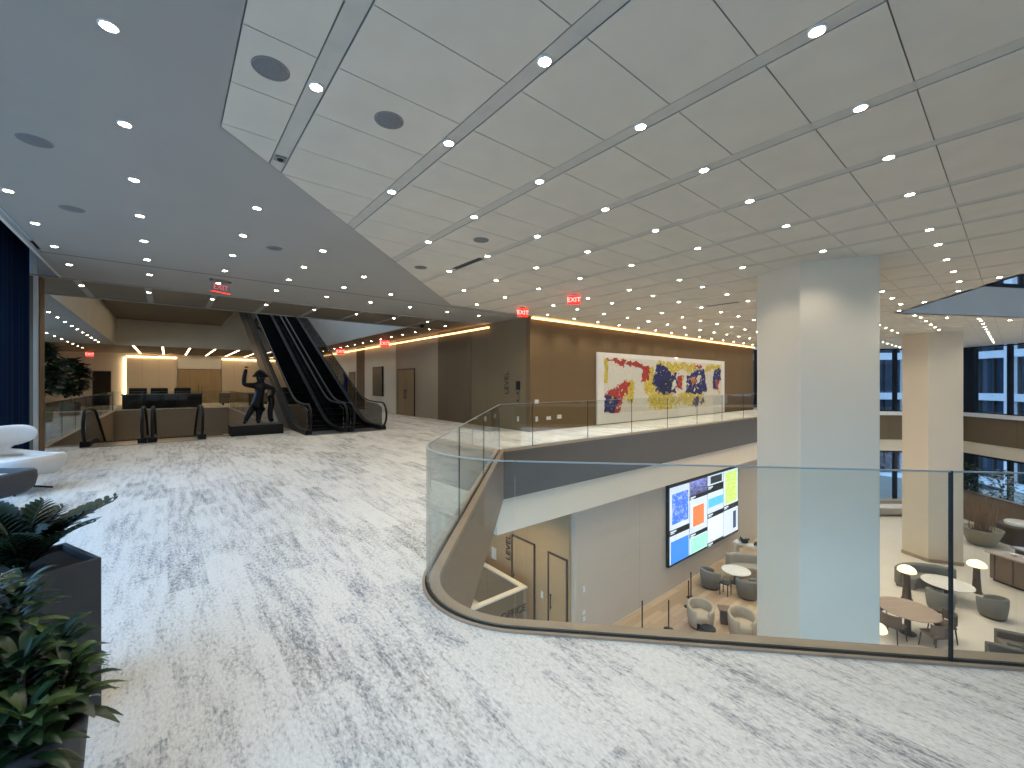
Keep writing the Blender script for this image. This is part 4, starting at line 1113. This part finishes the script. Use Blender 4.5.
for k in range(4):
    plant_shrub('window_shrub', ('dark leafy shrub nearest the corner of the lobby windows', 'second dark leafy shrub along the lobby window from its corner', 'third dark leafy shrub along the lobby window from its corner', 'fourth dark leafy shrub along the lobby window from its corner')[k], (35.7 - k * 1.25, 1.75 - k * 1.25, L), .55, .6, 3.0, 240, 'leaf_dark', .32, .5, .06, .32)
# club chairs in the lower corner
def club_chair(label, loc, rz):
    t = thing('club_chair', label, 'armchair', loc, rz, 'club chairs')
    MB().box(-.42, -.42, .10, .42, .30, .42).build('seat', M['seat_dark'], t, bevel=.04); MB().box(-.42, .26, .10, .42, .42, .80).build('backrest', M['seat_dark'], t, bevel=.05)
    for s in (-1, 1): MB().box(s * .36 - .08, -.42, .10, s * .36 + .08, .28, .62).build('armrest', M['seat_dark'], t, bevel=.04)
    for sx in (-1, 1):
        for sy in (-1, 1): MB().tube([(sx * .33, sy * .33, .11), (sx * .35, sy * .35, 0)], .02, 8).build('leg', M['dark_wood'], t)
    return t
a = club_chair('charcoal club chair at the frame corner, nearer the glass', (16.75, .02, L), math.radians(200))
dup(a, (17.85, -.12, L), label='charcoal club chair at the frame corner, behind the nearer one')

# seats by the video wall
arc_sofa('taupe curved sofa below the lime end of the video wall', (16.45, 5.75, L), math.radians(-80), 1.85, math.radians(112), M['seat_taupe'], .72, .78)
oval_table('round_table', 'round white marble coffee table below the video wall', (16.55, 6.75, L), 0, .50, .50, M['marble'], .50, .12)
c3 = tub_chair('tub_armchair', 'grey-green barrel armchair closest to the video wall', (15.5, 7.22, L), face((15.5, 7.22), (16.55, 6.75)), M['seat_grey'])
dup(c3, (15.75, 6.05, L), face((15.75, 6.05), (16.55, 6.75)), 'grey-green barrel armchair in front of the marble table, beside the column')
t = thing('side_table', 'small black cube side table between the grey-green armchairs', 'table', (15.35, 6.62, L)); MB().box(-.15, -.15, .42, .15, .15, .45).build('tabletop', M['black'], t); 
for sx in (-1, 1):
    for sy in (-1, 1): MB().box(sx * .135 - .012, sy * .135 - .012, 0, sx * .135 + .012, sy * .135 + .012, .42).build('leg', M['black'], t)
c4 = tub_chair('tub_armchair', 'beige barrel armchair nearest the timber floor edge, beside the stanchion', (12.75, 6.25, L), face((12.75, 6.25), (10.5, 4.6)), M['seat_beige'], None, .38, .74)
dup(c4, (13.2, 5.2, L), face((13.2, 5.2), (11.0, 3.4)), 'beige barrel armchair next to the small timber table, closer to the column')
t = thing('side_table', 'small brown timber side table between the beige armchairs', 'table', (13.52, 5.86, L), .6); MB().box(-.18, -.18, .44, .18, .18, .48).build('tabletop', M['mid_wood'], t, bevel=.005)
MB().box(-.12, -.12, 0, .12, .12, .44).build('base', M['dark_wood'], t)
t = thing('side_table', 'low black side table in front of the beige armchair by the stanchion', 'table', (12.2, 5.75, L), .4); MB().lathe([(.20, .36), (.21, .38), (.2, .40)], n=24).build('tabletop', M['black'], t); MB().lathe([(.14, 0), (.14, .02), (.03, .04), (.03, .36)], n=18).build('stem', M['black'], t)
t = thing('ottoman', 'beige low ottoman beside the near column', 'ottoman', (14.15, 4.65, L)); MB().lathe([(.28, .06), (.32, .1), (.32, .36), (.27, .42), (.05, .43)], n=28).build('cushion', M['seat_beige'], t); MB().lathe([(.25, 0), (.25, .06)], n=24).build('base', M['dark_wood'], t)
t = thing('console_table', 'white console behind the curved sofa below the video wall', 'console', (18.85, 6.9, L)); MB().box(-.2, -.85, .72, .2, .85, .78).build('tabletop', M['marble'], t, bevel=.006)
for s in (-1, 1): MB().box(-.18, s * .75 - .04, 0, .18, s * .75 + .04, .72).build('leg', M['marble'], t)
for k, y in enumerate((7.35, 6.75)):
    t = thing('flower_bowl', ('dark bowl of black blooms at the wall end of the white console', 'dark bowl of black blooms at the middle of the white console')[k], 'plant', (18.85, y, L + .78))
    MB().lathe([(.06, 0), (.12, .03), (.15, .1), (.13, .1)], n=18).build('bowl', M['black'], t); q = MB()
    for j in range(26): q.ball((random.uniform(-.15, .15), random.uniform(-.17, .17), random.uniform(.08, .2)), random.uniform(.025, .045), 8)
    q.build('blooms', M['leaf_dark'], t)
st = None
for x, y, lab in ((13.55, 7.05, 'by the video wall, nearer the armchairs of the pair'), (14.2, 7.3, 'by the video wall, closest to the display of the pair'), (11.85, 6.8, 'left of the beige armchairs'), (11.2, 7.3, 'closest to the grey lobby wall')):
    l = 'thin dark stanchion post ' + lab
    if st is None:
        st = thing('stanchion', l, 'stanchion', (x, y, L), 0, 'stanchions of the lobby'); MB().lathe([(.15, 0), (.15, .012), (.03, .03)], n=20).build('base', M['black'], st); MB().tube([(0, 0, .02), (0, 0, .9)], .02, 10).build('post', M['black'], st)
    else: dup(st, (x, y, L), label=l)

# ------------------------------------------------------------------ west lounge in front
def drape():
    t = thing('curtain', 'tall navy curtain hanging from a ceiling pocket beside the white lounge chair', 'curtain', (-2.1, 10.1, 0))
    def fn(u, v): return (.012 * math.sin(u * 26) + .03 * math.sin(u * 7) + .006 * math.sin(u * 61), -.25 + 2.4 * u, .03 + (4.58 - .03) * v)
    MB().grid(fn, 110, 6).build('drape', M['navy'], t, solid=.01); MB().box(-.03, -.25, 4.57, .03, 2.15, 4.61).build('track', M['steel'], t)
drape()
def shell_chair(name, label, loc, rz, m_shell, m_seat, s=1.0, winged=True):
    """swivel lounge chair: bucket seat, winged back pad, four-star foot; faces local -y"""
    t = thing(name, label, 'armchair', loc, rz)
    def sup(a, p=.75): return (math.copysign(abs(math.cos(a)) ** p, math.cos(a)), math.copysign(abs(math.sin(a)) ** p, math.sin(a)))
    prof = [(.30, .27), (.40, .275), (.455, .33), (.475, .42), (.47, .50), (.445, .525), (.41, .50), (.38, .40), (.10, .385)]
    q = MB(); n = 36; vs = []
    for r, z in prof:
        for k in range(n):
            cx, cy = sup(2 * PI * k / n); back = max(0, cy) ** 2
            lift = (.10 * back + .03 * max(0, -cy) ** 3) * (1 if z > .36 else 0)
            vs.append((r * cx * s, (r * cy * .96) * s, (z + lift) * s))
    m = len(prof)
    q.add(vs, [(i * n + k, i * n + (k + 1) % n, (i + 1) * n + (k + 1) % n, (i + 1) * n + k) for i in range(m - 1) for k in range(n)], 0, True)
    q.add(vs[:n], [tuple(range(n))[::-1]]); q.add(vs[-n:], [tuple(range(n))]); q.build('shell', m_shell, t)
    q = MB()
    def pad(u, v):
        a = (2 * u - 1) * 1.12; th = 2 * PI * v; e = max(.02, (1 - abs(2 * u - 1) ** 3.2)) ** .5
        r = .43 + .05 * math.cos(th) * e; z = .80 + (.155 + .03 * abs(2 * u - 1)) * math.sin(th) * e + .10 * (abs(2 * u - 1) ** 2) * .4
        return (r * math.sin(a) * s * 1.12, (r * math.cos(a) - .04 + .06 * (z - .6)) * s, z * s)
    q.grid(pad, 24, 14)
    if winged: q.build('back_pad', m_shell, t)
    q = MB()
    def neck(u, v):
        a = (2 * u - 1) * (.78 - .30 * math.sin(PI * v)); z = .52 + .18 * v
        return ((.43) * math.sin(a) * s * 1.1, (.43 * math.cos(a) - .03) * s, z * s)
    q.grid(neck, 14, 8)
    if winged: q.build('back_neck', m_shell, t, solid=.06)
    MB().lathe([(.05, .39), (.36, .39), (.39, .42), (.37, .465), (.2, .48), (.02, .482)], n=28, sx=s, sy=.95 * s).build('seat_cushion', m_seat, t)
    q = MB(); q.tube([(0, 0, .07 * s), (0, 0, .28 * s)], .025, 10); q.build('swivel_post', M['black'], t)
    for k in range(4):
        a = PI / 4 + k * PI / 2; q = MB(); q.tube([(0, 0, .10 * s), (.36 * s * math.cos(a), .36 * s * math.sin(a), .012)], .018, 8, r1=.012); q.build('leg', M['black'], t)
    return t
shell_chair('lounge_chair', 'white winged lounge chair with thin black legs beside the navy curtain', (-1.66, 9.10, 0), math.radians(52), M['chair_white'], M['chair_white'], .97)
shell_chair('lounge_chair', 'charcoal low bucket chair with pale cushion in front of the white winged chair', (-1.70, 7.49, 0), math.radians(60), M['chair_grey'], M['chair_white'], .98, False)

# plant with pinnate fronds in a tall square planter
t = thing('potted_fern', 'feathery dark green plant in a tall charcoal square planter', 'plant', (-.52, 2.92, 0), math.radians(23.5))
q = MB(); vs = []
H = .72
for zz, hw in ((0, .21), (H, .21), (H, .19), (H - .08, .185)): vs += [(-hw, -hw, zz), (hw, -hw, zz), (hw, hw, zz), (-hw, hw, zz)]
q.add(vs, [(4 * i + j, 4 * i + (j + 1) % 4, 4 * i + 4 + (j + 1) % 4, 4 * i + 4 + j) for i in range(3) for j in range(4)] + [(3, 2, 1, 0)]); q.build('planter_box', M['planter'], t, bevel=.006)
MB().box(-.188, -.188, H - .06, .188, .188, H - .03).build('soil', M['soil'], t)
def frond(az, length, rise, lean):
    q = MB(); pts = []
    for i in range(15):
        f = i / 14; r = lean * f ** 1.5 * length; pts.append(Vector((r * math.cos(az), r * math.sin(az), H - .07 + rise * length * (f - .28 * f * f))))
    q.tube(pts, .007, 6, r1=.003)
    for i in range(3, 15):
        d = (pts[i] - pts[i - 1]).normalized(); s = d.cross(Vector((0, 0, 1)));
        if s.length < .05: s = Vector((-math.sin(az), math.cos(az), 0))
        s.normalize(); ll = length * .25 * math.sin(PI * (.18 + .74 * i / 14))
        for sg in (-1, 1): blade(q, pts[i], pts[i] + s * sg * ll * .9 + d * ll * .55 + Vector((0, 0, .01)), ll * .24, (0, 0, ll * .06), 4)
    q.build('frond', M['leaf_dark'], t)
for az, ln, ri, le in ((0.1, .46, .9, .75), (1.0, .44, .95, .5), (1.9, .5, .9, .7), (2.7, .52, .8, .8), (3.5, .5, .8, .8), (4.3, .44, .9, .7), (5.2, .42, .9, .8), (5.8, .40, .95, .5), (.6, .42, 1.1, .25), (2.3, .45, 1.1, .25), (3.9, .42, 1.1, .3), (1.5, .36, .8, .9), (-.3, .50, .85, .62), (.35, .40, 1.0, .4), (-.8, .40, .95, .5), (3.1, .34, 1.1, .4), (4.8, .36, 1.0, .35), (0.9, .34, .7, 1.0)):
    frond(az, ln, ri, le)
# broad-leaf shrub with pale stems in a round pot
t = thing('potted_dracaena', 'bushy plant with broad glossy lime-edged leaves and pale stems in a round charcoal pot', 'plant', (-.385, 2.165, 0))
MB().lathe([(.13, 0), (.14, .02), (.162, .33), (.165, .37), (.148, .37), (.14, .31)], n=32).build('pot', M['planter'], t)
MB().lathe([(.145, .31), (.02, .33)], n=24).build('soil', M['soil'], t)
stems = [(.06, .02, .10, .02, .52), (-.05, .04, -.12, .10, .57), (0, -.06, .03, -.13, .48), (-.04, -.03, -.13, -.08, .53), (.03, .05, .06, .14, .57), (.0, .0, .0, .0, .60), (-.05, .05, -.12, .12, .80), (-.08, .02, -.17, .05, .70), (-.02, .08, -.05, .19, .76), (-.09, .06, -.22, .15, .86)]
for x0, y0, x1, y1, z1 in stems:
    q = MB(); q.tube([(x0, y0, .31), ((x0 + x1) / 2, (y0 + y1) / 2, .43), (x1, y1, z1)], .013, 8, r1=.009); q.build('stem', M['trunk'], t)
lf = {'leaf_lime': MB(), 'leaf': MB()}
for x0, y0, x1, y1, z1 in stems:
    for k in range(44):
        a = k * 2.4 + random.uniform(-.4, .4); f = k / 44; z = z1 - .17 + .20 * f
        ln = (.165 - .06 * f) * random.uniform(.75, 1.15); up = -.45 + 1.25 * f
        d = Vector((math.cos(a), math.sin(a), up)).normalized() * ln
        b = Vector((x1 + .010 * math.cos(a), y1 + .010 * math.sin(a), z))
        blade(lf['leaf_lime' if random.random() < .25 else 'leaf'], b, b + d, .019 * random.uniform(.8, 1.3), (0, 0, .022), 6)
lf['leaf'].build('foliage', M['leaf'], t); lf['leaf_lime'].build('lime_foliage', M['leaf_lime'], t)['label'] = 'lime-edged leaves'
# ------------------------------------------------------------------ far lounge
plant_shrub('potted_tree', 'large dark leafy tree in a pot beside the down escalator, behind the walnut pier', (-3.85, 24.6, 0), .55, .9, 3.3, 420, 'leaf_dark', .35, .6, .09, .42, 'planter_pale')
plant_shrub('potted_tree', 'large dark leafy tree in a pot nearer the black doorway', (-3.6, 28.9, 0), .62, .8, 2.75, 480, 'leaf_dark', .38, .6, .10, .42, 'planter_pale')
t = thing('security_desk', 'long low black desk across the far lounge behind the opening', 'desk', (-.17, 34.0, 0))
MB().box(-1.9, -.35, 0, 1.9, .3, .82).build('front_panel', M['black'], t, bevel=.01); MB().box(-1.95, -.4, .82, 1.95, .4, .88).build('desktop', M['planter'], t, bevel=.01)
a = None
for k, x in enumerate((-1.43, -.40, .78)):
    l = ('black high-backed chair at the desk, closest to the potted trees', 'black high-backed chair at the middle of the far desk', 'black high-backed chair at the desk end nearer the timber doors')[k]
    if a is None:
        a = thing('desk_chair', l, 'chair', (x - .0, 34.95, 0), 0, 'chairs behind the far desk')
        MB().box(-.4, -.35, .12, .4, .4, .48).build('seat', M['seat_dark'], a, bevel=.05); MB().box(-.43, .25, .45, .43, .42, 1.24).build('backrest', M['black'], a, bevel=.05)
        for sx in (-1, 1):
            MB().box(sx * .37 - .06, -.35, .45, sx * .37 + .06, .25, .70).build('armrest', M['black'], a, bevel=.03)
            for sy in (-1, 1): MB().box(sx * .34 - .03, sy * .28 - .03, 0, sx * .34 + .03, sy * .28 + .03, .12).build('leg', M['black'], a)
    else: dup(a, (x, 34.95, 0), label=l)
t = thing('low_bench', 'dark low bench by the far wall behind the statue', 'bench', (4.3, 35.5, 0)); MB().box(-1.5, -.35, .15, 1.5, .35, .5).build('seat', M['seat_dark'], t, bevel=.05); MB().box(-1.5, .2, .5, 1.5, .35, .85).build('backrest', M['seat_dark'], t, bevel=.04)
for s in (-1, 1): MB().box(s * 1.3 - .05, -.3, 0, s * 1.3 + .05, .3, .15).build('leg', M['black'], t)
t = thing('flower_vase', 'dark vase of yellow flowers at the far end of the balcony', 'vase', (29.6, 9.4, 0))
MB().lathe([(.2, 0), (.24, .1), (.28, .6), (.16, 1.0), (.2, 1.1), (.17, 1.1)], n=24).build('vase', M['navy'], t); q = MB()
for k in range(60): q.ball((random.gauss(0, .22), random.gauss(0, .22), random.uniform(1.1, 1.75)), random.uniform(.05, .09), 8)
q.build('blooms', mat('yellow_petals', 'd0a52a', .7, var=.2), t)

# ------------------------------------------------------------------ light, sky, camera
for k, (x, y, z, pw) in enumerate(SPOTS):
    lamp('downlight_beam', 'SPOT', (x, y, z - .02), (46 if x < 7 or y > 9.6 else 62) * pw, (1.0, .91, .755), spot_size=math.radians(115), spot_blend=1.0, shadow_soft_size=.04)
W_ = S.world or bpy.data.worlds.new('World'); S.world = W_; W_.use_nodes = True
wn = W_.node_tree; bg = wn.nodes['Background']
sky = wn.nodes.new('ShaderNodeTexSky'); sky.sky_type = 'HOSEK_WILKIE'; sky.turbidity = 5; sky.sun_direction = Vector((-.5, -.3, .5)).normalized()
mx = wn.nodes.new('ShaderNodeMix'); mx.data_type = 'RGBA'; mx.inputs['Factor'].default_value = .75; mx.inputs['B'].default_value = (.42, .68, 1.0, 1)
wn.links.new(sky.outputs[0], mx.inputs['A']); wn.links.new(mx.outputs['Result'], bg.inputs['Color']); bg.inputs['Strength'].default_value = 2.4
# daylight at the west glazing and at the far west windows
lamp('daylight_west', 'AREA', (-3.15, 4.2, 2.2), 265, (.26, .56, 1.0), (0, -PI / 2 + .95, 0), spread=math.radians(130), shape='RECTANGLE', size=3.2, size_y=15.8)
lamp('daylight_shaft', 'AREA', (4.9, 22, 8.5), 160, (.70, .84, 1.0), (0, 0, 0), shape='RECTANGLE', size=3.5, size_y=12)
lamp('coffer_fill', 'AREA', (.2, 23, 5.1), 50, (1.0, .88, .68), (0, 0, 0), shape='RECTANGLE', size=4, size_y=14)  # no fixture here: area light added to brighten the coffer and void
lamp('daylight_far_west', 'AREA', (-6.9, 21, 2.2), 420, (.48, .72, 1.0), (0, -PI / 2 + .5, 0), shape='RECTANGLE', size=3.0, size_y=14)
lamp('daylight_lobby', 'AREA', (29.5, -5.2, -3.6), 350, (.75, .87, 1.0), (PI / 2, 0, PI / 4 ), shape='RECTANGLE', size=18, size_y=2.8)
# added lobby fill, then lamps of the recess, lower level and hallway
lamp('lobby_west_fill', 'AREA', (-4, -3, -3.9), 1150, (.27, .57, 1.0), (0, -PI / 2, 0), shape='RECTANGLE', size=3.4, size_y=16)  # unseen blue fill under the slab, added to cool the column foot
for x, y in ((7.6, 10.6), (7.2, 13.0), (7.6, 8.9)): lamp('recess_beam', 'SPOT', (x, y, -2.0), 130, (1.0, .80, .52), spot_size=math.radians(140), spot_blend=1, shadow_soft_size=.06)
for x, y in ((0, 34), (0, 38), (0, 24)): lamp('lower_level_beam', 'SPOT', (x, y, -2.0), 420, (1.0, .90, .76), spot_size=math.radians(150), spot_blend=1, shadow_soft_size=.08)
for y in (16, 22, 28, 34): lamp('hall_beam', 'SPOT', (7.9, y, CEIL - .03), 20, (1.0, .85, .64), spot_size=math.radians(130), spot_blend=1, shadow_soft_size=.06)

cd = bpy.data.cameras.new('camera'); cam = bpy.data.objects.new('camera', cd); COL.objects.link(cam)
cd.sensor_width = 36; cd.lens = 417 * 36 / 1024; cd.clip_start = .05; cd.clip_end = 300
cam.location = (0, 0, 1.56); cam.rotation_euler = (PI / 2, 0, -math.atan2(.637, .771)); cd.shift_y = -1 / 1024
S.camera = cam
S.view_settings.view_transform = 'Standard'; S.view_settings.look = 'None'; S.view_settings.gamma = 1; S.view_settings.use_curve_mapping = False
S.view_settings.exposure = 0.2
S.render.film_transparent = False
S.cycles.use_denoising = True
S.cycles.max_bounces = 8; S.cycles.diffuse_bounces = 4; S.cycles.transparent_max_bounces = 24
S.cycles.sample_clamp_indirect = 6; S.cycles.caustics_reflective = False; S.cycles.caustics_refractive = False
